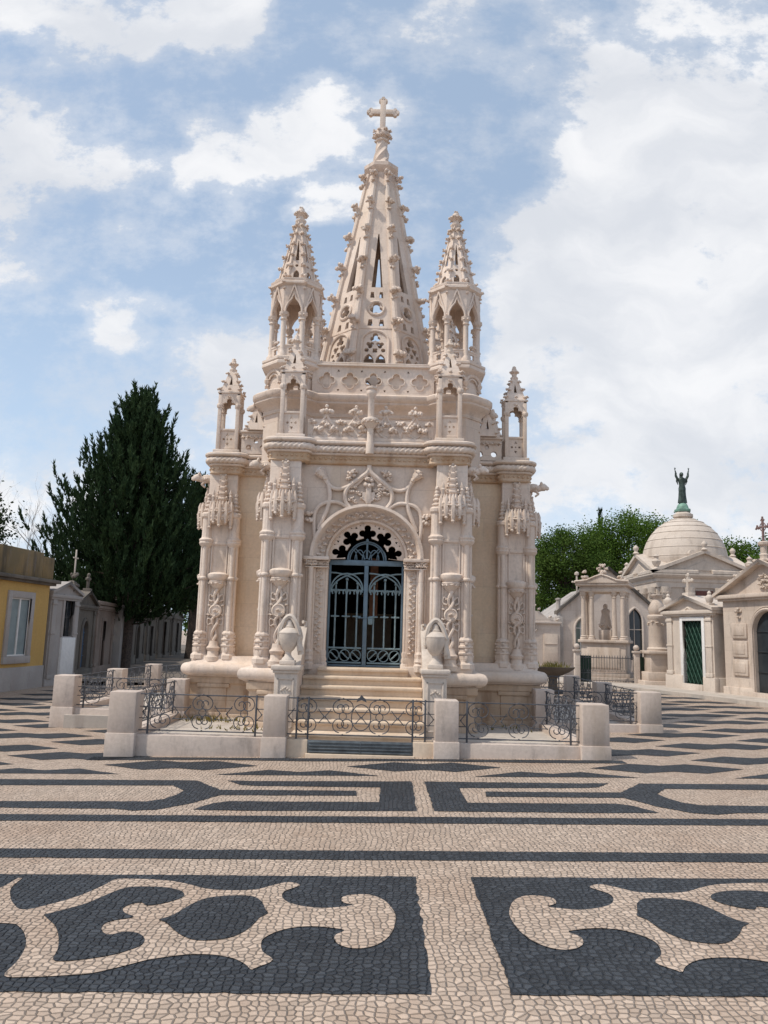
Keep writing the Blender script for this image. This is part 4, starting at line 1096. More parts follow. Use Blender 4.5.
# gate in the middle
M, L = seg_frame((-1.21, 10.62), (.75, 10.62)); fr, sc = scroll_panel(L, M)
fr.merge((lambda q: q)(MB().bbox(.26, .285, -.012, .012, .2, .755, .003, M).bbox(L-.30, L-.275, -.012, .012, .2, .755, .003, M)))
gt = fr.build('gate', IRON, FEN)
for k in range(4):
    for s in (-1, 1):
        a = k*PI/2+PI/4
sc.tube([(L/2+.0+.13*cos(t*PI/12), 0, .50+.17*sin(t*PI/12)) for t in range(24)], .007, 5, closed=True, M=M)
sc.build('scrollwork', IRON, gt)
m = MB(); 
m.plate([(L/2-.07, .70), (L/2, .73), (L/2+.07, .70), (L/2+.05, .75), (L/2+.03, .76), (L/2, .80), (L/2-.03, .76), (L/2-.05, .75)], [], -.01, .01, M); m.build('leaf_finial', IRON, gt)
for (x0, x1) in ((-1.21, -.93), (.47, .76)):
    m = MB(); a = fl(x0, 10.55); b = fl(x1, 10.8); m.bbox(a[0], b[0], a[1], b[1], -.3, .205, .01); m.build('threshold_block', STEPM, FEN, ang=30)
m = MB(); a = fl(-.93, 10.56); b = fl(.47, 10.6)
m.bbox(a[0], b[0], a[1], b[1], .03, .20, .004)
for i in range(4): m.bbox(a[0]+.02, b[0]-.02, a[1]-.02, a[1]+.005, .045+.04*i, .065+.04*i, .004)
m.bbox((a[0]+b[0])/2-.006, (a[0]+b[0])/2+.006, a[1]-.026, a[1]+.002, .03, .2, .002)
m.build('threshold_grate', STEEL, FEN)
m = MB(); a = fl(-.95, 10.50); b = fl(.49, 10.9); m.bbox(a[0], b[0], a[1], b[1], -.1, .032, .006); m.build('threshold', STEPM, FEN)
# paving inside the railing
m = MB()
m.box(-3.35, 2.8, 10.75, 13.5, -.2, .11); m.box(-5.35, 4.55, 13.5, 18.8, -.2, .112)
tag(m.build('court_paving', PATHM, ang=0), kind='structure')

# weeds at the foot of the plinth
m = MB(); rnd = random.Random(3)
for (cx, cy, n, sp_) in ((-2.75, 13.3, 150, .35), (-2.1, 12.2, 40, .3), (1.9, 13.2, 30, .5)):
    for i in range(n):
        x = cx+rnd.gauss(0, sp_); y = cy+rnd.gauss(0, .12); h = rnd.uniform(.03, .11); a = rnd.uniform(0, 2*PI); ww = rnd.uniform(.008, .02); t = rnd.uniform(-.05, .05)
        m.add([(x-ww*cos(a), y-ww*sin(a), .11), (x+ww*cos(a), y+ww*sin(a), .11), (x+t, y+t*.6, .11+h)], [(0, 1, 2)])
tag(m.build('weeds', WEED, ang=0, weld=False), 'sparse yellowish weeds at the foot of the stained plinth', 'weeds', kind='stuff')

# ================================================================== neighbouring tombs
def frame_rect(m, x0, x1, z0, z1, t, y0, y1, M=None):
    m.bbox(x0-t, x0, y0, y1, z0, z1+t, .006, M); m.bbox(x1, x1+t, y0, y1, z0, z1+t, .006, M); m.bbox(x0, x1, y0, y1, z1, z1+t, .006, M)
def cross_mb(h, t=.06, w=.6, fancy=True):
    m = MB(); m.bbox(-t/2, t/2, -t/2, t/2, 0, h, .005); m.bbox(-w/2, w/2, -t/2+.002, t/2-.002, h*.62, h*.62+t, .005)
    if fancy:
        for x, z in ((-w/2, h*.62+t/2), (w/2, h*.62+t/2), (0, h)): m.ball((x, 0, z), t*.85, 1, .1)
    return m
def tomb(name, label, A, B, depth, hwall, apex, door, mat, cat='tomb', roofm=None, doorm=DARK, cross=0.0, pil=True, z0=None, group=None, overhang=.12, apex_u=.5, base=.35, lattice=False, cornice=True, arched=False, framem=None, pitched=True):
    dx, dy = B[0]-A[0], B[1]-A[1]; w = math.hypot(dx, dy); zg = gz(A[0])
    o = empty(name, (A[0], A[1], zg), math.atan2(dy, dx)); tag(o, label, cat, group)
    H = hwall; roofm = roofm or mat
    dxc, dw, dz0, dz1 = door
    if arched: hole = [(dxc-dw/2, dz0), (dxc+dw/2, dz0)] + [(dxc+dw/2*cos(PI*i/16), dz1-dw/2+dw/2*sin(PI*i/16)) for i in range(17)]
    else: hole = [(dxc-dw/2, dz0), (dxc+dw/2, dz0), (dxc+dw/2, dz1), (dxc-dw/2, dz1)]
    m = MB(); out = [(0, -.3), (w, -.3), (w, H)] + ([(w*apex_u, apex)] if pitched else []) + [(0, H)]
    m.plate(out, [hole], 0, .18)
    m.box(0, .18, .18, depth-.15, -.3, H); m.box(w-.18, w, .18, depth-.15, -.3, H)
    m.plate(out, [], depth-.15, depth)
    m.build('wall', mat, o, ang=25)
    m = MB(); m.bbox(-.05, w+.05, -.05, depth, -.3, base, .015); 
    if dz0 < base:
        m = MB(); m.bbox(-.05, dxc-dw/2-.02, -.06, .1, -.3, base, .015); m.bbox(dxc+dw/2+.02, w+.05, -.06, .1, -.3, base, .015); m.bbox(-.05, .1, .1, depth, -.3, base, .015); m.bbox(w-.1, w+.05, .1, depth, -.3, base, .015); m.bbox(dxc-dw/2-.02, dxc+dw/2+.02, -.10, .1, -.3, dz0, .01)
    m.build('base', mat, o, ang=30)
    m = MB(); t = .09; oh = overhang
    if pitched:
        for s in (0, 1):
            x0 = -oh if s == 0 else w+oh; xa = w*apex_u; sl = (apex-H)/(w*apex_u)
            zl = H - oh*sl
            m.add([(x0, -oh, zl), (xa, -oh, apex), (xa, -oh, apex+t), (x0, -oh, zl+t), (x0, depth+.05, zl), (xa, depth+.05, apex), (xa, depth+.05, apex+t), (x0, depth+.05, zl+t)], [(0, 1, 2, 3), (4, 7, 6, 5), (3, 2, 6, 7), (0, 4, 5, 1), (0, 3, 7, 4), (1, 5, 6, 2)])
    else: m.bbox(-oh, w+oh, -oh, depth+.05, H, H+.14, .02)
    m.build('roof', roofm, o, ang=25)
    if cornice:
        m = MB(); m.bbox(-oh*.8, w+oh*.8, -oh*.8, .05, H-.14, H-.03, .015); m.bbox(-oh*.5, w+oh*.5, -oh*.5, .05, H-.2, H-.135, .01); m.bbox(w-.02, w+oh*.8, .05, depth, H-.14, H-.03, .015); m.bbox(-oh*.8, .02, .05, depth, H-.14, H-.03, .015)
        m.build('cornice', mat, o, ang=30)
    m = MB()
    if arched:
        for R, q in ((dw/2+.05, .045), (dw/2+.12, .02)):
            m.tube([(dxc+R, -.02, dz0)] + [(dxc+R*cos(PI*i/18), -.02, dz1-dw/2+R*sin(PI*i/18)) for i in range(19)] + [(dxc-R, -.02, dz0)], q, 6)
    else: frame_rect(m, dxc-dw/2, dxc+dw/2, dz0, dz1, .12, -.035, .1)
    m.build('door_frame', framem or mat, o, ang=30)
    m = MB()
    if arched: m.plate([(x, z) for x, z in hole], [], .10, .13)
    else: m.box(dxc-dw/2, dxc+dw/2, .10, .13, dz0, dz1)
    d = m.build('door', doorm, o, ang=25)
    m = MB()
    if lattice:
        n = 7; hh = dz1-dz0
        for i in range(-12, n+12):
            for s in (-1, 1):
                x = dxc-dw/2 + i*dw/5; pts = []
                a = (x, dz0); k = 1.9
                # clip the slanting bar to the opening
                z_a, z_b = dz0, dz1
                xa, xb = x, x + s*hh/k
                def cl(xq): return max(dxc-dw/2, min(dxc+dw/2, xq))
                x1, x2 = cl(xa), cl(xb)
                if x1 == x2: continue
                za = dz0 + (x1-xa)*s*k; zb = dz0 + (x2-xa)*s*k
                m.tube([(x1, .08, za), (x2, .08, zb)], .011, 4)
        m.build('lattice', GREENL, d)
    else:
        m.bbox(dxc-.015, dxc+.015, .06, .1, dz0, dz1-.02, .004)
        for q in range(1, 4): m.bbox(dxc-dw/2+.02, dxc+dw/2-.02, .07, .1, dz0+(dz1-dz0)*q/4-.012, dz0+(dz1-dz0)*q/4+.012, .004)
        m.build('door_bars', doorm, d)
    if pil:
        for x in (.06, w-.30):
            m = MB(); m.bbox(x, x+.24, -.045, .02, base, H-.2, .008); m.bbox(x-.03, x+.27, -.065, .02, H-.36, H-.29, .008); m.bbox(x-.03, x+.27, -.07, .02, base, base+.12, .008); m.bbox(x-.02, x+.26, -.06, .02, H*.55, H*.55+.05, .006)
            m.build('pilaster', mat, o, ang=30)
    if cross:
        m = MB(); zb = apex if pitched else H+.14
        m.bbox(w*apex_u-.13, w*apex_u+.13, -.1, .16, zb-.06, zb+.16, .01)
        m.merge(cross_mb(cross, .09, cross*.62), TR(w*apex_u, .03, zb+.14)); m.build('cross', mat, o, ang=30)
    return o, w

# small pale tomb with the green lattice door
o, w_ = tomb('pale_tomb', 'small pale tomb with narrow dark green lattice door and stone cross on its low gable', (8.98, 24.4), (9.55, 22.3), 1.9, 2.46, 2.80, (1.25, .88, .27, 2.12), PALE, lattice=True, doorm=GREENM, cross=.55, framem=WHITEP, overhang=.16, base=.5)
m = MB(); m.lathe([(.0, 0), (.15, 0), (.16, .03), (.12, .045), (.1, .02), (0, .03)], 20, M=TR(1.09, -.0, 2.38) @ Matrix.Rotation(PI/2, 4, 'X')); m.boss((1.09, -.05, 2.38), .08, 7); m.build('medallion', PALE, o)
for x in (.12, w_-.12):
    m = MB(); m.bbox(x-.1, x+.1, -.1, .1, 2.5, 2.62, .01); m.lathe([(.06, 2.6), (.09, 2.66), (.12, 2.76), (.1, 2.82), (.05, 2.86), (.06, 2.92), (.01, 2.98)], 12, c=(x, 0)); m.build('corner_urn', PALE, o)
# larger tomb with the arched door on the right edge
o, w_ = tomb('pedimented_tomb', 'beige tomb at the right edge with arched dark door, carved pediment and ornate cross', (9.72, 22.0), (10.50, 18.55), 3.2, 2.85, 3.62, (1.78, 1.12, .22, 2.34), TOMB2, arched=True, doorm=GLASSD, cross=0, pil=False, overhang=.2, base=.3)
for (x0, x1) in ((.38, .98), (2.55, 3.15)):
    for (z0, z1) in ((.62, 1.05), (1.12, 1.55), (1.62, 2.02)):
        m = MB(); m.bbox(x0, x1, -.045, .02, z0, z1, .012); m.bbox(x0+.08, x1-.08, -.06, .02, z0+.08, z1-.08, .01); m.build('raised_panel', TOMB2, o, ang=30)
    m = MB(); m.boss(((x0+x1)/2, -.03, 2.38), .13, 8); m.boss(((x0+x1)/2, -.03, 2.2), .07, 6); m.build('carved_drop', TOMB2, o)
m = MB(); 
for i in range(9): a = 2*PI*i/9; m.boss((w_/2+.17*cos(a), -.06, 3.12+.17*sin(a)), .07, 5)
m.boss((w_/2, -.06, 3.12), .1, 8); m.build('wreath', TOMB2, o)
m = MB(); cx = w_/2
for s in (-1, 1):
    for t in (.15, .3, .45, .6, .75):
        x = cx + s*t*w_/2; z = 3.72-(t)*.78; m.boss((x, -.05, z+.06), .11, 6)
m.build('gable_crest', TOMB2, o)
m = MB(); m.bbox(cx-.16, cx+.16, -.16, .16, 3.55, 3.70, .01); m.lathe([(.13, 3.68), (.10, 3.75), (.12, 3.82), (.085, 3.86), (.09, 4.05), (.14, 4.09), (.15, 4.15), (.10, 4.18)], 8, c=(cx, 0)); m.build('cross_pedestal', TOMB2, o)
m = cross_mb(.62, .05, .42); cc = m.build('cross', flat('brown_cross_stone', (.20, .13, .12), .8), o, loc=(cx, 0, 4.16))
m = MB()
for dx_, dz_ in ((-.21, .41), (.21, .41), (0, .62)):
    for k in range(3): a = PI/2+k*2*PI/3; m.ball((dx_+.05*cos(a), 0, dz_+.05*sin(a)), .032, 1)
m.tube([(.11*cos(t*PI/8), 0, .41+.11*sin(t*PI/8)) for t in range(16)], .014, 5, closed=True)
m.build('cross_tracery', MATS['brown_cross_stone'], cc)

# gothic chapel behind the columned monument
o = empty('gothic_chapel', (7.25, 31.5, .14)); tag(o, 'pinkish gabled chapel with two pointed arch windows behind the columned monument', 'chapel')
m = MB(); W_ = 4.05
h1, h2 = lancet(.86, .75, 2.38, .50, 8), lancet(3.05, .75, 2.85, .66, 8)
m.plate([(0, -.3), (W_, -.3), (W_, 2.62), (W_/2, 4.36), (0, 2.62)], [h1, h2], 0, .2)
m.box(0, .2, .2, 6, -.3, 2.3); m.box(W_-.2, W_, .2, 6, -.3, 2.3); m.plate([(0, -.3), (W_, -.3), (W_, 2.3), (W_/2, 3.7), (0, 2.3)], [], 6, 6.2)
m.build('wall', TOMB, o, ang=25)
m = MB(); sl = (4.36-2.62)/(W_/2)
for x0, s in ((-.15, 1), (W_+.15, -1)):
    zl = 2.62-.15*sl; xa = W_/2
    m.add([(x0, -.12, zl), (xa, -.12, 4.36), (xa, -.12, 4.5), (x0, -.12, zl+.14), (x0, .3, zl), (xa, .3, 4.36), (xa, .3, 4.5), (x0, .3, zl+.14)], [(0, 1, 2, 3), (4, 7, 6, 5), (3, 2, 6, 7), (0, 4, 5, 1), (0, 3, 7, 4), (1, 5, 6, 2)])
m.build('gable_coping', OLDSHADE, o, ang=25); m = MB()
for x0, s in ((.0, 1), (W_, -1)):
    m.add([(x0, .2, 2.3), (W_/2, .2, 3.7), (W_/2, .2, 3.8), (x0, .2, 2.4), (x0, 6.3, 2.3), (W_/2, 6.3, 3.7), (W_/2, 6.3, 3.8), (x0, 6.3, 2.4)], [(0, 1, 2, 3), (4, 7, 6, 5), (3, 2, 6, 7), (0, 4, 5, 1), (0, 3, 7, 4), (1, 5, 6, 2)])
m.build('roof', ROOFS, o, ang=25)
for hh, gm in ((h1, GLASSG), (h2, GLASSD)):
    m = MB(); m.plate(hh, [], .10, .13); g_ = m.build('window', gm, o)
    m = MB(); m.tube([(x, -.02, z) for x, z in hh[1:]+[hh[0]]], .05, 6, closed=False); cx = (hh[0][0]+hh[1][0])/2; m.build('frame', TOMB, g_)
    m = MB(); m.bbox(cx-.012, cx+.012, .07, .1, .75, max(z for x, z in hh)-.03, .003); m.bbox(hh[0][0], hh[1][0], .065, .1, 1.95, 1.98, .003); m.build('glazing_bars', WHITEP if gm is GLASSG else PALE, g_)
m = MB(); m.bbox(-.22, .12, -.15, .15, -.3, 2.4, .02); m.lathe([(.13, 2.4), (.09, 2.5), (.09, 3.05), (.12, 3.08), (.12, 3.13), (.02, 3.16)], 10, c=(-.05, 0)); m.build('corner_buttress', ROOFS, o)
m = MB()
for i in range(8): m.boss((.5+.2*i, -.03, 3.14+.17*i), .07, 4)
m.build('gable_crockets', TOMB, o)
m = cross_mb(.85, .06, .36); m.ball((0, 0, .9), .10, 1, .1); m.build('cross', PALE, o, loc=(.82, .4, 3.3))

# pale wall tomb at the left of the chapel
o = empty('wall_tomb', (6.25, 31.2, .12)); tag(o, 'low pinkish wall tomb with scrolled crest between the mausoleum and the gabled chapel', 'tomb')
m = MB(); m.plate([(-.9, -.3), (.95, -.3), (.95, 2.2), (.5, 2.3), (.1, 2.62), (-.35, 2.62), (-.9, 2.3)], [], 0, .9); m.build('wall', TOMB, o, ang=25)
m = MB(); m.bbox(.28, .85, -.05, .05, .1, 1.72, .012); m.bbox(.32, .81, -.07, .02, 1.3, 1.34, .006); m.build('slab', TOMB2, o)
m = MB(); m.bbox(-.95, 1.0, -.1, .1, 2.12, 2.2, .012)
for x, z, r in ((-.35, 2.7, .09), (.1, 2.7, .08), (.55, 2.4, .09), (.85, 2.3, .11), (-.1, 2.85, .1)): m.boss((x, 0, z), r, 7)
m.build('crest', TOMB, o)
m = MB(); m.tube([(-.12+.14*cos(t*PI/9), -.02, 1.95+.14*sin(t*PI/9)) for t in range(18)], .035, 6, closed=True); m.boss((-.12, -.02, 1.95), .06, 6); m.build('wreath', TOMB, o)
# stone planter beside it
o = empty('stone_planter', (4.95, 22.4, gz(4.95))); tag(o, 'dark stone bowl planter with sparse plants behind the right railing', 'planter')
m = MB(); m.lathe([(.22, 0), (.25, .06), (.14, .12), (.12, .42), (.18, .48), (.45, .60), (.60, .70), (.62, .75), (.56, .75), (.5, .70)], 20); m.build('bowl', OLDSHADE, o)
m = MB(); rnd = random.Random(5)
for i in range(160):
    a = rnd.uniform(0, 2*PI); r = rnd.uniform(0, .45); x, y = r*cos(a), r*sin(a); h = rnd.uniform(.05, .22); b_ = rnd.uniform(0, 2*PI)
    m.add([(x-.02*cos(b_), y-.02*sin(b_), .72), (x+.02*cos(b_), y+.02*sin(b_), .72), (x+rnd.uniform(-.08, .08), y+rnd.uniform(-.08, .08), .72+h)], [(0, 1, 2)])
m.build('plants', WEED, o, ang=0, weld=False)

# domed mausoleum
o = empty('domed_mausoleum', (13.4, 34.0, .16)); tag(o, 'square stone mausoleum with big ribbed round dome and pediments on its sides', 'mausoleum')
hb = 1.95
m = MB(); m.box(-hb, hb, -hb, -hb+.2, -.3, 3.75); m.box(-hb, -hb+.2, -hb+.2, hb, -.3, 3.75); m.box(hb-.2, hb, -hb+.2, hb, -.3, 3.75); m.box(-hb+.2, hb-.2, hb-.2, hb, -.3, 3.75)
m.build('wall', DOMEM, o, ang=25)
m = MB(); m.sweep([(-hb, -hb), (hb, -hb), (hb, hb), (-hb, hb)], [(-.05, 3.72), (.05, 3.74), (.05, 3.95), (.09, 3.97), (.09, 4.1), (.2, 4.16), (.25, 4.24), (.25, 4.32), (-.1, 4.36)]); m.build('entablature', DOMEM, o, ang=30)
m = MB()
for k in range(4):
    M = RZ(k*PI/2)
    for s in (-1, 1):
        m.add([(s*(hb+.25), -hb-.25, 4.30), (0, -hb-.25, 5.18), (0, -hb-.25, 5.32), (s*(hb+.25), -hb-.25, 4.44), (s*(hb+.25), -.3, 4.30), (0, -.3, 5.18), (0, -.3, 5.32), (s*(hb+.25), -.3, 4.44)], [(0, 1, 2, 3), (4, 7, 6, 5), (3, 2, 6, 7), (0, 4, 5, 1), (0, 3, 7, 4)], M)
m.build('roof', DOMEM, o, ang=25)
for k in (0, 3, 1):
    m = MB(); m.plate([(-hb-.05, 4.33), (hb+.05, 4.33), (0, 5.2)], [], -hb-.08, -hb+.02, RZ(k*PI/2)); m.plate([(-.9, 4.46), (.9, 4.46), (0, 4.86)], [], -hb-.11, -hb-.06, RZ(k*PI/2)); m.build('pediment', DOMEM, o, ang=25)
m = MB(); m.lathe([(1.72, 4.3), (1.74, 4.9)] + [(1.80*cos(a), 4.92+2.05*sin(a)) for a in [i*PI/2/26 for i in range(1, 25)]] + [(.38, 6.98), (.42, 7.02), (.42, 7.14), (.34, 7.18), (.3, 7.24), (.2, 7.25)], 48)
dm = m.build('dome', DOMEM, o)
for j in range(7):
    a = (j+.6)*PI/2/8.2; m = MB(); m.lathe([(1.80*cos(a), 4.92+2.05*sin(a)-.0), (1.80*cos(a)+.018, 4.92+2.05*sin(a)+.01), (1.80*cos(a)-.02, 4.92+2.05*sin(a)+.045)], 48); m.build('dome_course', ROOFS if False else DOMEM, dm)
m = MB(); m.tube([(-.42, -1.72, 5.2), (-.42, -1.95, 5.2)], .14, 12); m.build('dome_oculus', DOMEM, dm)
for (x, y) in ((-hb, -hb), (hb, -hb), (-hb, hb)):
    m = MB(); m.bbox(x-.18, x+.18, y-.18, y+.18, 4.3, 4.5, .015); m.lathe([(.14, 4.5), (.08, 4.58), (.17, 4.72), (.19, 4.82), (.1, 4.88), (.08, 4.95), (.13, 5.02), (.02, 5.12)], 12, c=(x, y)); m.build('corner_urn', DOMEM, o)
for (x, y, k) in ((-1.62, -2.0, 0), (-.62, -2.0, 0), (.62, -2.0, 0), (1.62, -2.0, 0), (-2.0, -1.6, 0), (-2.0, -.6, 0), (-2.0, .6, 0), (-2.0, 1.6, 0)):
    m = MB(); m.lathe([(.2, -.2), (.2, .3), (.15, .34), (.13, 3.25), (.16, 3.28), (.2, 3.5), (.23, 3.7), (.23, 3.75)], 14, c=(x, y))
    for i in range(8): a = i*PI/4; m.boss((x+.18*cos(a), y+.18*sin(a), 3.52), .07, 5)
    m.build('column', DOMEM, o)
m = MB(); m.box(-.35, .35, -2.0, -1.94, 3.2, 3.62); m.box(-2.0, -1.94, -.4, .4, 2.9, 3.5); m.build('window', REDD, o)
m = MB(); m.lathe([(.09, 0), (.15, .05), (.07, .14), (.13, .26), (.12, .32), (.03, .42)], 10); ac = m.build('acroterion', DOMEM, o, loc=(0, -2.15, 5.28)); copy_tree(ac, o, (-2.15, 0, 5.28)); copy_tree(ac, o, (2.15, 0, 5.28))

# bronze statue on the dome
o = empty('bronze_statue', (13.4, 34.0, 7.41)); tag(o, 'dark green bronze robed figure with both arms raised on top of the dome', 'statue')
m = MB(); m.lathe([(.30, 0), (.34, .03), (.34, .12), (.26, .16), (.24, .24), (.20, .34), (.10, .44), (.05, .46)], 16, mod=lambda a, z: 1+.06*sin(5*a)); m.build('pedestal', VERDI, o)
m = MB(); z0 = .40
m.lathe([(.12, z0), (.20, z0+.02), (.19, z0+.12), (.165, z0+.35), (.15, z0+.55), (.155, z0+.68), (.125, z0+.82), (.135, z0+.92), (.17, z0+1.03), (.175, z0+1.10), (.12, z0+1.17), (.055, z0+1.20), (.05, z0+1.25), (.03, z0+1.27)], 26, sx=1, sy=.72, mod=lambda a, z: 1+(.07 if z < z0+1.0 else .01)*sin(9*a+z*3))
m.ball((0, -.01, z0+1.33), .085, 2, 0, (.88, 1, 1.15)); m.ball((0, .03, z0+1.34), .095, 2, .04, (.95, .9, 1.15)); m.tube([(0, .06, z0+1.33), (0, .08, z0+1.1), (0, .07, z0+.95)], [.08, .075, .03], 8)
m.ball((0, -.095, z0+1.32), .016, 1)
for s in (-1, 1):
    m.tube(smooth_path([(s*.12, 0, z0+1.08), (s*.20, -.01, z0+1.13), (s*.27, -.02, z0+1.27), (s*.275, -.03, z0+1.38), (s*.30, -.03, z0+1.50)], 4), [.06]*5+[.055]*4+[.045]*4+[.03]*4, 8)
    m.tube([(s*.20, 0, z0+1.16), (s*.22, .02, z0+1.02), (s*.17, .02, z0+.85)], [.05, .045, .01], 7)
    m.ball((s*.31, -.03, z0+1.54), .032, 1, 0, (.8, .5, 1.2))
    for k in range(5):
        a = PI/2 - s*(.7-.33*k) if k else PI/2 + s*.75
        l = (.055, .085, .09, .085, .07)[k]
        m.tube([(s*.31+.02*cos(a), -.03, z0+1.555), (s*.31+l*cos(a), -.035, z0+1.555+l*sin(a)*1.0)], [.010, .006], 5)
m.build('figure', BRONZE, o)

# round memorial pedestal with a shrouded urn
o = empty('round_monument', (9.15, 25.7, .16)); tag(o, 'round beige memorial pedestal topped by a carved urn left of the lattice door tomb', 'monument')
m = MB(); m.bbox(-.62, .62, -.5, .5, -.3, .22, .02); m.bbox(-.48, .48, -.4, .4, .2, .5, .02); m.bbox(-.36, .36, -.36, .36, .48, 1.1, .02); m.bbox(-.45, .45, -.45, .45, 1.08, 1.18, .02); m.build('base', TOMB2, o, ang=30)
m = MB(); m.lathe([(.33, 1.17), (.35, 1.25), (.29, 1.30), (.265, 2.15), (.29, 2.2), (.32, 2.26), (.32, 2.32), (.24, 2.36)], 28); m.build('drum', TOMB2, o)
m = MB()
for i in range(10): a = i*PI/5; m.boss((.27*cos(a), .27*sin(a), 2.12-.04*abs((i % 4)-2)), .07, 5)
m.build('garland', TOMB2, o)
m = MB(); m.lathe([(.2, 2.34), (.24, 2.42), (.27, 2.55), (.2, 2.72), (.12, 2.86), (.14, 2.92), (.2, 2.97), (.21, 3.02), (.1, 3.04)], 18, mod=lambda a, z: 1+.05*sin(6*a+4*z)); m.build('urn_top', TOMB2, o)

# columned monument with its own iron railing
o = empty('columned_monument', (7.9, 27.3, .15), R_(-24)); tag(o, 'small open temple monument with stone columns and crowned carved top', 'monument')
m = MB(); m.bbox(-1.0, 1.0, -.9, .9, -.3, .25, .02); m.bbox(-.86, .86, -.78, .78, .24, .4, .02); m.bbox(-.74, .74, -.66, .66, .38, 1.42, .02); m.bbox(-.84, .84, -.76, .76, 1.40, 1.5, .02); m.bbox(-.55, .55, -.69, -.6, .55, 1.25, .015); m.build('plinth', TOMB2, o, ang=30)
cp = None
for (x, y) in ((-.66, -.58), (-.38, -.58), (.38, -.58), (.66, -.58), (-.66, .56), (.66, .56), (-.66, 0), (.66, 0)):
    m = MB(); m.lathe([(.13, 1.49), (.13, 1.55), (.10, 1.58), (.115, 1.61), (.085, 1.64), (.082, 2.2), (.07, 2.92), (.09, 2.94), (.075, 2.97), (.10, 3.05), (.125, 3.12), (.125, 3.15)], 16)
    if cp is None:
        for i in range(6): a = i*PI/3; m.boss((.09*cos(a), .09*sin(a), 3.04), .04, 4)
        cp = m.build('column', TOMB2, o, loc=(x, y, 0))
    else: copy_tree(cp, o, (x, y, 0))
m = MB(); m.bbox(-.8, .8, -.72, .72, 3.14, 3.26, .015); m.bbox(-.77, .77, -.69, .69, 3.25, 3.36, .01); m.bbox(-.9, .9, -.82, .82, 3.35, 3.44, .02); m.build('entablature', TOMB2, o, ang=30)
m = MB()
arc_ = [(.9, 3.44), (.9, 3.49), (.5, 3.53), (.2, 3.66), (0, 3.72), (-.2, 3.66), (-.5, 3.53), (-.9, 3.49), (-.9, 3.44)]; m.plate(arc_, [], -.86, .8); m.tube([(x, -.86, z) for x, z in arc_], .04, 6); m.build('curved_gable', TOMB2, o, ang=40)
m = MB(); 
for x, z, r in ((-.6, 3.66, .15), (-.62, 3.86, .1), (0, 3.84, .17), (0, 4.06, .13), (-.12, 3.95, .1), (.12, 3.95, .1), (.6, 3.64, .13), (.62, 3.82, .09)): m.boss((x, -.55, z), r, 9)
for x in (-.6, .6): m.boss((x, .5, 3.62), .14, 8)
m.build('crown_carving', TOMB2, o)
m = MB(); m.bbox(-.22, .22, -.16, .26, 1.49, 1.85, .02); m.lathe([(.14, 1.84), (.2, 1.95), (.17, 2.2), (.13, 2.4), (.16, 2.52), (.05, 2.62)], 14, c=(0, .05), sy=.8, mod=lambda a, z: 1+.08*sin(5*a+5*z)); m.boss((-.12, -.05, 2.0), .12, 7); m.boss((.13, -.05, 1.95), .12, 7); m.ball((0, .03, 2.66), .09, 2, .03, (.9, 1, 1.1)); m.build('inner_figure', TOMB2, o)
o2 = empty('memorial_railing', (7.75, 26.0, .14)); tag(o2, 'black spear railing with ball topped stone posts before the columned monument', 'fence')
m = MB(); m.bbox(-1.3, 1.6, -.12, .12, -.3, .10, .01); m.build('kerb', TOMB, o2)
for x in (-1.2, .78, 1.48):
    m = MB(); m.bbox(x-.09, x+.09, -.09, .09, .0, 1.12, .01); m.bbox(x-.12, x+.12, -.12, .12, 1.1, 1.17, .01); m.ball((x, 0, 1.27), .10, 2); m.build('post', TOMB, o2)
m = MB(); m.tube([(-1.1, 0, .92), (.7, 0, .92)], .012, 6); m.tube([(-1.1, 0, .18), (.7, 0, .18)], .012, 6); m.tube([(-1.1, 0, .42), (.7, 0, .42)], .008, 6)
for i in range(21):
    x = -1.08+i*.088; m.tube([(x, 0, .14), (x, 0, .96)], .008, 5); m.lathe([(.016, .94), (.002, 1.02)], 5, c=(x, 0))
    if i < 20: m.tube([(x+.044, 0, .18), (x+.044, 0, .48)], .007, 5); m.lathe([(.016, .47), (.002, .55)], 5, c=(x+.044, 0))
m.build('railing', IRON, o2)
for x0, x1 in ((-1.12, -.72), (.90, 1.36)):
    m = MB(); m.box(x0, x1, .03, .05, .12, .98); m.build('green_panel', GREENM, o2)

# kerb and pale footway on the right
m = MB()
kp = [(3.0, 28.2), (5.5, 26.4), (6.9, 24.9), (8.05, 22.6), (8.8, 20.2), (9.45, 17.5), (9.9, 13)]
kp = [(p.x, p.y) for p in smooth_path([(a, b, 0) for a, b in kp], 5)]
n = len(kp)
inn = kp; out = [(a+4.5, b+2.0) for a, b in kp]
for i in range(n-1):
    a, b, c_, d_ = inn[i], inn[i+1], out[i+1], out[i]
    z = .16+.10
    m.add([(*a, gz(a[0])-.2), (*b, gz(b[0])-.2), (*b, z), (*a, z), (*c_, z), (*d_, z)], [(0, 1, 2, 3), (3, 2, 4, 5)])
tag(m.build('footway', PATHM, ang=0), kind='structure')

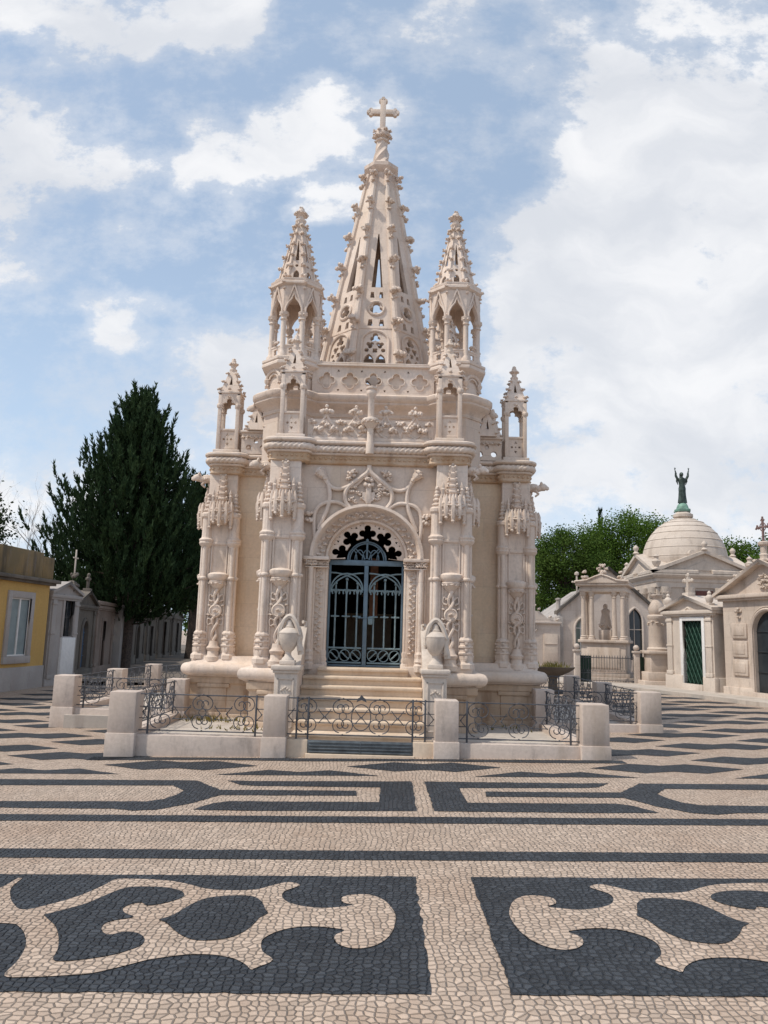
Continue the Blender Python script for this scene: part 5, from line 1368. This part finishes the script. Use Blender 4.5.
# ================================================================== left side of the square
o = empty('yellow_house', (-10.25, 17.2, -.16), R_(86)); tag(o, 'yellow rendered building with white framed window and mossy roof parapet', 'building')
W_ = 5.75
m = MB(); hole = [(3.70, .92), (4.72, .92), (4.72, 2.50), (3.70, 2.50)]
m.plate([(0, .62), (W_, .62), (W_, 3.02), (0, 3.02)], [hole], 0, .25); m.box(W_-.25, W_, .25, 5, .62, 3.02); m.box(0, .25, .25, 5, .62, 3.02); m.build('wall', YELLOW, o, ang=25)
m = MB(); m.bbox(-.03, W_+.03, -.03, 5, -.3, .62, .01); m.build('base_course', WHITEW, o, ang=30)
m = MB(); m.bbox(-.2, W_+.25, -.22, 5.2, 3.0, 3.10, .02); m.bbox(-.12, W_+.15, -.12, 5.1, 2.93, 3.0, .01); m.build('eaves', OLDSHADE, o, ang=30)
m = MB(); m.bbox(0, W_-.6, -.05, .2, 3.1, 3.85, .02); m.bbox(W_-.6, W_+.05, -.05, .2, 3.1, 3.75, .02); m.bbox(W_-.15, W_+.05, .2, 4, 3.1, 3.75, .02); m.build('parapet', PARAP, o, ang=30)
m = MB(); m.box(3.70, 4.72, .035, .06, .92, 2.5); wi = m.build('window', SHUT, o)
m = MB(); frame_rect(m, 3.70, 4.72, .92, 2.5, .18, -.05, .1); m.bbox(3.52, 4.90, -.07, .1, .72, .92, .01); m.build('frame', WHITEW, wi, ang=30)
m = MB(); m.bbox(4.18, 4.24, .0, .04, .92, 2.5, .006)
for x in (3.70, 4.68): m.bbox(x, x+.04, .005, .04, .92, 2.5, .005)
for z in (.92, 2.46): m.bbox(3.74, 4.68, .005, .04, z, z+.04, .005)
m.build('sash', WHITEP, wi)

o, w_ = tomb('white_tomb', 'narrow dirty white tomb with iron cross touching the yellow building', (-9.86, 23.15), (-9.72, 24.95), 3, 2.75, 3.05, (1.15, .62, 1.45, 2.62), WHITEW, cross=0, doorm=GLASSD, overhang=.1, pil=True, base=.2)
m = MB(); m.bbox(.75, 1.6, -.08, .02, -.1, 1.42, .01); m.build('white_panel', WHITEP, o)
m = MB(); m.boss((1.5, .1, 3.1), .2, 9); m.boss((1.5, .1, 3.38), .15, 8); m.boss((1.35, .1, 2.92), .15, 7); m.build('carved_finial', OLDSHADE, o)
m = cross_mb(.75, .04, .32, False); m.build('cross', PALE, o, loc=(1.5, .1, 3.45))

def rowpt(u): a = R_(97.8); return (-10.2+u*cos(a), 25.8+u*sin(a))
tomb('shaded_tomb', 'shaded stone tomb with blue pointed door under the big conifer', rowpt(.3), rowpt(3.1), 3, 2.55, 2.95, (1.35, .8, .35, 1.95), OLDSHADE, arched=True, doorm=BLUED, framem=OLDSHADE, cross=.5, base=.3)
tomb('shaded_tomb', 'shaded pinkish tomb with narrow brown door just left of the conifer trunk', rowpt(3.25), rowpt(6.5), 3, 2.6, 2.6, (1.5, .55, .3, 2.0), stone('pink_stone_painted_shade', (.28, .215, .18), (.22, .17, .14), (.12, .09, .07), .4, dark=.4), doorm=REDD, pitched=False, base=.3)  # pink stone with the conifer's shade put into its colour
o = empty('white_pillar', (*rowpt(7.2), -.16), R_(97.8)); tag(o, 'narrow white stone pillar beside the conifer trunk in the shaded row', 'pillar')
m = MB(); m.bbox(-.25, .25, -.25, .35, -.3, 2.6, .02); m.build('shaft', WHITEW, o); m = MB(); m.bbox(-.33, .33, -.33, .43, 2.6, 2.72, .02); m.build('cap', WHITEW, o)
tomb('shaded_tomb', 'dark stone tomb with carved front right behind the conifer trunk', rowpt(10.5), rowpt(14.5), 3, 2.4, 3.1, (2.0, .9, .3, 1.9), OLDSHADE, arched=True, doorm=DARK, cross=.7, base=.5)
tomb('shaded_tomb', 'low dark stone tomb farther down the shaded path', rowpt(15.2), rowpt(18.5), 3, 2.5, 2.5, (1.6, .9, .3, 1.9), OLDSHADE, doorm=DARK, pitched=False, base=.4)
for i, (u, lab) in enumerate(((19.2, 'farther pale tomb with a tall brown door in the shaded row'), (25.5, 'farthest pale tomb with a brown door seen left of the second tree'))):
    tomb('pale_tomb', lab, rowpt(u), rowpt(u+5.2), 3, 2.6, 3.0, (2.7, 1.1, .2, 2.2), OLDSHADE, doorm=REDD, base=.3, group=None)
tomb('pale_tomb', 'dim tomb closing the far end of the shaded path', (-13.5, 62), (-9, 62), 4, 2.6, 3.2, (2.2, 1.0, .2, 2.1), OLDSHADE, doorm=DARK, base=.3)
# unpaved path beyond the pattern
m = MB(); m.add([(x, y, gz(x)+.016) for x, y in ((-30, 24.5), (-3.0, 24.5), (-3.0, 90), (-30, 90))], [(0, 1, 2, 3)]); tag(m.build('path', EARTH, ang=0), kind='structure')

# ================================================================== trees
def conifer(label, x, y, H, Rmax, zb, n=520, seed=1, tr=.28):
    rnd = random.Random(seed); zg = gz(x)
    o = empty('conifer_tree', (x, y, zg)); tag(o, label, 'tree')
    m = MB(); m.tube(smooth_path([(0, 0, -.3), (.05, .03, H*.25), (-.05, 0, H*.6), (.08, 0, H*.93)], 6), [tr*1.35, tr*1.1, tr]+[tr*(1-.05*i) for i in range(16)], 10, mod=lambda a, L: 1+.07*sin(5*a+L))
    cr_ = MB(); bv, bf = [], []
    def spray(p, d, l):
        # upswept plume of narrow needles
        for k in range(17):
            t = rnd.uniform(0, 1); q = p + d*(l*t*.75)
            e = (d*rnd.uniform(.6, 1.1) + Vector((rnd.uniform(-1, 1), rnd.uniform(-1, 1), rnd.uniform(-.5, 1)))*.55).normalized()
            ll = l*rnd.uniform(.30, .55)*(1-.4*t); w = e.cross(Vector((rnd.uniform(-1, 1), rnd.uniform(-1, 1), rnd.uniform(-1, 1)))).normalized()*ll*.19
            i = len(bv); bv.extend([tuple(q-w*.5), tuple(q+w*.5+e*ll*.25), tuple(q+e*ll), tuple(q-w+e*ll*.35)]); bf.append((i, i+1, i+2, i+3))
    for b in range(n):
        t = (b+.5)/n; t = t**.95
        z = zb + (H*.97-zb)*t
        # crown width: swells quickly, widest low, then a cone
        prof_ = min(1, (t+.04)/.16)**.6 * (1-t)**.86
        Rr = Rmax*prof_*rnd.uniform(.58, 1.06)*(1.0 if rnd.random() > .16 else 1.22)
        a = b*2.399+rnd.uniform(-.4, .4)
        up = .25+.75*t + rnd.uniform(-.08, .15)
        N = max(4, int(Rr/.17))
        prev = Vector((0, 0, z)); d0 = Vector((cos(a), sin(a), 0))
        if b % 4 == 0 and t < .9: m.tube([(0, 0, z), tuple(d0*Rr*.5+Vector((0, 0, z+up*Rr*.15))), tuple(d0*Rr*.92+Vector((0, 0, z+up*Rr*.5)))], [.05, .03, .01], 4)
        for i in range(N):
            s = (i+1)/N
            if s < .25: continue
            p = d0*(Rr*s) + Vector((0, 0, z + up*Rr*.55*s*s)) + Vector((rnd.gauss(0, .13), rnd.gauss(0, .13), rnd.gauss(0, .10)))
            dd = (d0*(1-s*.35)*.8 + Vector((rnd.uniform(-.5, .5), rnd.uniform(-.5, .5), .45+s*.7+up*.4))).normalized()
            spray(p, dd, rnd.uniform(.35, .62)*(1.1 if s > .9 else 1))
            if s > .8: spray(p+dd*.25, dd, .55)
            if s == 1 and b % 2: spray(p+dd*.5, (dd+Vector((0, 0, .7))).normalized(), .75)
    cr_.v = bv; cr_.f = bf
    m.build('trunk', BARK, o); cr_.build('crown', CONIF, o, ang=0, weld=False)
    return o
conifer('tall dense dark green conifer with upswept branches left of the mausoleum', -11.0, 33.5, 11.9, 4.35, 1.9, 820, 3, .30)
conifer('second dark conifer with bare lower trunk partly hidden behind the mausoleum', -11.2, 46, 10.5, 3.4, 2.7, 420, 9, .30)

def broadleaf(label, x, y, H, R, zb, n=60, leaves=230, ls=.16, seed=2, mat=LEAF, squash=.8, bark=BARK, trk=.3, name='broadleaf_tree', dens_r=(.7, 1.25)):
    rnd = random.Random(seed)
    o = empty(name, (x, y, gz(x))); tag(o, label, 'tree')
    tm = MB(); bv, bf = [], []
    top = Vector((rnd.uniform(-.4, .4), rnd.uniform(-.4, .4), zb+ (H-zb)*.45))
    tm.tube(smooth_path([(0, 0, -.3), (rnd.uniform(-.2, .2), 0, zb*.6), tuple(top)], 5), [trk*(1.2-.05*i) for i in range(11)], 9)
    cz = (H+zb)/2; hz_ = (H-zb)/2
    for c in range(n):
        while True:
            p = Vector((rnd.uniform(-1, 1), rnd.uniform(-1, 1), rnd.uniform(-1, 1)))
            if .25 < p.length < 1: break
        if p.length < .6 and rnd.random() < .5: p = p.normalized()*rnd.uniform(.65, 1)
        q = Vector((p.x*R, p.y*R, cz+p.z*hz_*(.9 if p.z > 0 else 1)))
        if c % 3 == 0: tm.tube([tuple(top*.8), tuple((top+q)/2+Vector((0, 0, .3))), tuple(q)], [trk*.35, trk*.2, .02], 5)
        cr = rnd.uniform(*dens_r)
        for k in range(int(leaves*cr)):
            g_ = Vector((rnd.gauss(0, .42), rnd.gauss(0, .42), rnd.gauss(0, .34)))*cr
            a = q+g_; e = Vector((rnd.uniform(-1, 1), rnd.uniform(-1, 1), rnd.uniform(-1, .6))).normalized(); w = e.orthogonal().normalized(); w = Matrix.Rotation(rnd.uniform(0, 6.3), 3, e) @ w
            l = ls*rnd.uniform(.7, 1.3); i = len(bv)
            bv.extend([tuple(a), tuple(a+e*l*.5+w*l*.33), tuple(a+e*l), tuple(a+e*l*.5-w*l*.33)]); bf.append((i, i+1, i+2, i+3))
    tm.build('trunk', bark, o)
    cm = MB(); cm.v = bv; cm.f = bf; cm.build('crown', mat, o, ang=0, weld=False)
    return o
broadleaf('leafy green tree just right of the mausoleum behind the chapel', 11.3, 47, 8.6, 2.6, 2.0, 70, 520, .135, 4, LEAF2)
broadleaf('large bright green tree rising between the chapel and the dome', 15.6, 49, 10.0, 3.9, 2.2, 110, 520, .135, 5, LEAF)
broadleaf('green tree with ragged crown directly behind the stone dome', 19.4, 52, 9.9, 2.5, 2.5, 56, 520, .135, 6, LEAF, squash=.7)
broadleaf('green tree showing right of the dome', 22.3, 47, 7.9, 2.3, 2.2, 56, 520, .135, 7, LEAF)
broadleaf('green tree at the far right edge behind the ornate cross', 25.6, 48, 8.8, 2.6, 2.4, 56, 520, .135, 8, LEAF2)
broadleaf('loose green tree at the left edge above the yellow building', -15.75, 28.5, 7.2, 1.35, 4.0, 20, 260, .13, 12, leafmat('dark_leaves', (.03, .05, .02), (.045, .07, .025), .2), trk=.18)
o = empty('pencil_cypress', (15.1, 53, .16)); tag(o, 'thin dark pointed treetop poking above the green trees', 'tree')
m = MB(); m.tube([(0, 0, -.3), (0, 0, 9.4)], [.12, .03], 6); m.build('trunk', BARK, o)
rnd = random.Random(8); bv, bf = [], []
for i in range(900):
    z = rnd.uniform(2, 10.4); r = .45*(1-(z-2)/8.6)*rnd.uniform(.3, 1)+.02; a = rnd.uniform(0, 6.3); p = Vector((r*cos(a), r*sin(a), z)); e = Vector((cos(a)*.4, sin(a)*.4, 1)).normalized()*.4; w = e.orthogonal().normalized()*.05
    k = len(bv); bv.extend([tuple(p-w), tuple(p+w), tuple(p+e)]); bf.append((k, k+1, k+2))
m = MB(); m.v = bv; m.f = bf; m.build('crown', CONIF, o, ang=0, weld=False)
broadleaf('dark leafy tree closing the far end of the shaded path', -14.5, 66, 9.5, 4.2, 1.0, 80, 130, .28, 21, LEAF2)
broadleaf('dark leafy tree behind the shaded tomb row', -17.5, 52, 8.5, 3.6, 1.2, 70, 130, .26, 22, LEAF2)
o = empty('boundary_wall', (14, 64, .1)); tag(o, 'long pale cemetery boundary wall far behind the tombs', 'wall')
m = MB(); m.box(-24, 30, -.15, .15, -.6, 2.6); m.build('wall', WHITEW, o, ang=25); m = MB(); m.bbox(-24.1, 30.1, -.22, .22, 2.6, 2.74, .02); m.build('coping', OLDSHADE, o, ang=25)
broadleaf('round green tree beyond the boundary wall', 3.5, 70, 6.5, 4.2, 1.5, 60, 200, .24, 31, LEAF2)
broadleaf('wide green tree beyond the boundary wall behind the chapel', 10.5, 72, 7.5, 4.6, 1.5, 70, 200, .24, 32, LEAF2)
# bare trees
def bare(label, x, y, H, seed):
    rnd = random.Random(seed); o = empty('bare_tree', (x, y, gz(x))); tag(o, label, 'tree'); m = MB()
    tw = MB()
    def br(p, d, l, r, dep):
        q = p+d*l; mid = p+d*l*.5+Vector((rnd.uniform(-1, 1), rnd.uniform(-1, 1), rnd.uniform(-1, 1)))*l*.07
        (m if dep < 2 else tw).tube([tuple(p), tuple(mid), tuple(q)], [r, r*.8, r*.6], 5 if dep < 3 else 3)
        if dep >= 6: return
        for k in range(3 if dep < 4 else 2):
            nd_ = (d + Vector((rnd.uniform(-1, 1), rnd.uniform(-1, 1), rnd.uniform(-.4, .8)))*.75).normalized()
            br(q if k else mid, nd_, l*rnd.uniform(.62, .82), r*.55, dep+1)
    br(Vector((0, 0, -.3)), Vector((.05, 0, 1)).normalized(), H*.36, .12, 0)
    m.build('trunk', BARKG, o); tw.build('twigs', BARKG, o)
bare('leafless spindly tree behind the yellow building roof', -18.3, 41, 8.2, 3)
bare('taller leafless tree with thin twigs left of the big conifer', -17.0, 44, 10.2, 5)

# ================================================================== sky and sun
w = bpy.data.worlds.new('World'); scene.world = w; w.use_nodes = True
nt = w.node_tree; bg = nt.nodes['Background']
SUN_EL, SUN_AZ = 57.0, 250.0      # azimuth of the sun, clockwise from +Y (north)
sky = nd(nt, 'ShaderNodeTexSky'); sky.sky_type = 'NISHITA'; sky.sun_disc = False
sky.sun_elevation = R_(SUN_EL); sky.sun_rotation = R_(SUN_AZ); sky.air_density = 1.0; sky.dust_density = 1.6; sky.ozone_density = 1.2
tc = nd(nt, 'ShaderNodeTexCoord'); sp = nd(nt, 'ShaderNodeSeparateXYZ'); lk(nt, tc.outputs['Generated'], sp.inputs[0])
den = mth(nt, 'MAXIMUM', mth(nt, 'ABSOLUTE', sp.outputs[1]), .18)
cb = nd(nt, 'ShaderNodeCombineXYZ'); lk(nt, mth(nt, 'DIVIDE', sp.outputs[0], den), cb.inputs[0]); lk(nt, mth(nt, 'DIVIDE', sp.outputs[2], den), cb.inputs[1])
uv = cb.outputs[0]
# slow warp of the cloud field
wn = nd(nt, 'ShaderNodeTexNoise'); wn.inputs['Scale'].default_value = 4.5; wn.inputs['Detail'].default_value = 6; lk(nt, uv, wn.inputs['Vector'])
vm = nd(nt, 'ShaderNodeVectorMath', operation='MULTIPLY_ADD'); lk(nt, wn.outputs['Color'], vm.inputs[0]); vm.inputs[1].default_value = (.26, .26, 0); lk(nt, uv, vm.inputs[2])
vm2 = nd(nt, 'ShaderNodeVectorMath', operation='SUBTRACT'); lk(nt, vm.outputs[0], vm2.inputs[0]); vm2.inputs[1].default_value = (.13, .13, 0)
wuv = vm2.outputs[0]
BLOBS = [
 (.46, .80, .36, .32, 0, .46), (.30, .66, .22, .12, 30, .34), (.48, .55, .40, .30, 10, .46), (.28, .40, .26, .26, 0, .38), (.55, .28, .40, .30, 0, .40), (.17, .50, .09, .16, 0, .24), (.25, .20, .35, .16, 0, .24),
 (-.53, .90, .20, .10, 0, .56), (-.47, .70, .18, .09, -20, .52), (-.56, .60, .13, .16, 0, .40), (-.28, .91, .16, .095, 0, .54), (-.23, .68, .14, .085, 35, .44), (-.14, .745, .11, .07, 40, .38),
 (-.05, .74, .11, .06, 0, .36), (-.07, .60, .10, .09, 0, .42), (-.38, .45, .12, .045, 0, .32), (-.37, .40, .06, .05, 0, .42), (-.20, .31, .17, .15, 0, .54), (-.50, .14, .30, .12, 0, .42),
 (-.43, .84, .09, .06, 0, .34), (.06, .88, .12, .07, 60, .26), (.12, .80, .12, .06, 0, .2), (-.40, .29, .10, .05, 0, .22)]
cov = None
for (u, v, ru, rv, ang, amt) in BLOBS:
    mp = nd(nt, 'ShaderNodeMapping'); mp.vector_type = 'TEXTURE'; lk(nt, wuv, mp.inputs[0])
    mp.inputs['Location'].default_value = (u, v, 0); mp.inputs['Rotation'].default_value = (0, 0, R_(ang)); mp.inputs['Scale'].default_value = (ru, rv, 1)
    gr = nd(nt, 'ShaderNodeTexGradient'); gr.gradient_type = 'SPHERICAL'; lk(nt, mp.outputs[0], gr.inputs[0])
    a = mth(nt, 'MULTIPLY', mapr(nt, gr.outputs['Fac'], 0, .7), amt)
    cov = a if cov is None else mth(nt, 'ADD', cov, a)
fb = noise(nt, uv, 9.0, 10, .66, (1, 1.35, 1), (2.3, 5.1, 0))
fb2 = noise(nt, wuv, 2.2, 4, .5, (1, 1.3, 1), (9.3, 1.1, 0))
dens_ = mth(nt, 'ADD', mth(nt, 'ADD', mth(nt, 'MULTIPLY', fb, 1.75), mth(nt, 'MULTIPLY', fb2, .25)), cov)
amount = mapr(nt, dens_, 1.13, 1.50)
thin = mapr(nt, dens_, .88, 1.35, 0, .42)
amount = mth(nt, 'MAXIMUM', amount, thin)
shade = noise(nt, wuv, 3.0, 6, .55, (1, 1.8, 1), (4.0, .3, 0))
ccol = mixc(nt, mapr(nt, shade, .35, .68), (5.7, 5.9, 6.3), (7.5, 7.5, 7.6))
# pale humid air low down
hz = mapr(nt, mth(nt, 'DIVIDE', sp.outputs[2], den), -.05, .62, 1, 0)
skyc = mixc(nt, mth(nt, 'ADD', mth(nt, 'MULTIPLY', hz, .36), .44), sky.outputs[0], (5.0, 6.3, 7.9))
c = mixc(nt, mth(nt, 'MULTIPLY', amount, .94), skyc, ccol)
lk(nt, c, bg.inputs['Color']); bg.inputs['Strength'].default_value = .118
w.cycles.sampling_method = 'MANUAL' if hasattr(w.cycles, 'sampling_method') else w.cycles.sampling_method
w.cycles.sample_map_resolution = 1024

sl = bpy.data.lights.new('sun', 'SUN'); sl.energy = 3.1; sl.angle = R_(1.5); sl.color = (1.0, .93, .82)
so_ = bpy.data.objects.new('sun', sl); col.objects.link(so_)
az, el = R_(SUN_AZ), R_(SUN_EL)
dvec = Vector((sin(az)*cos(el), cos(az)*cos(el), sin(el)))
so_.rotation_euler = dvec.to_track_quat('Z', 'Y').to_euler()
vs_ = scene.view_settings; vs_.view_transform = 'Standard'; vs_.look = 'None'; vs_.gamma = 1; vs_.exposure = .14
vs_.use_curve_mapping = False
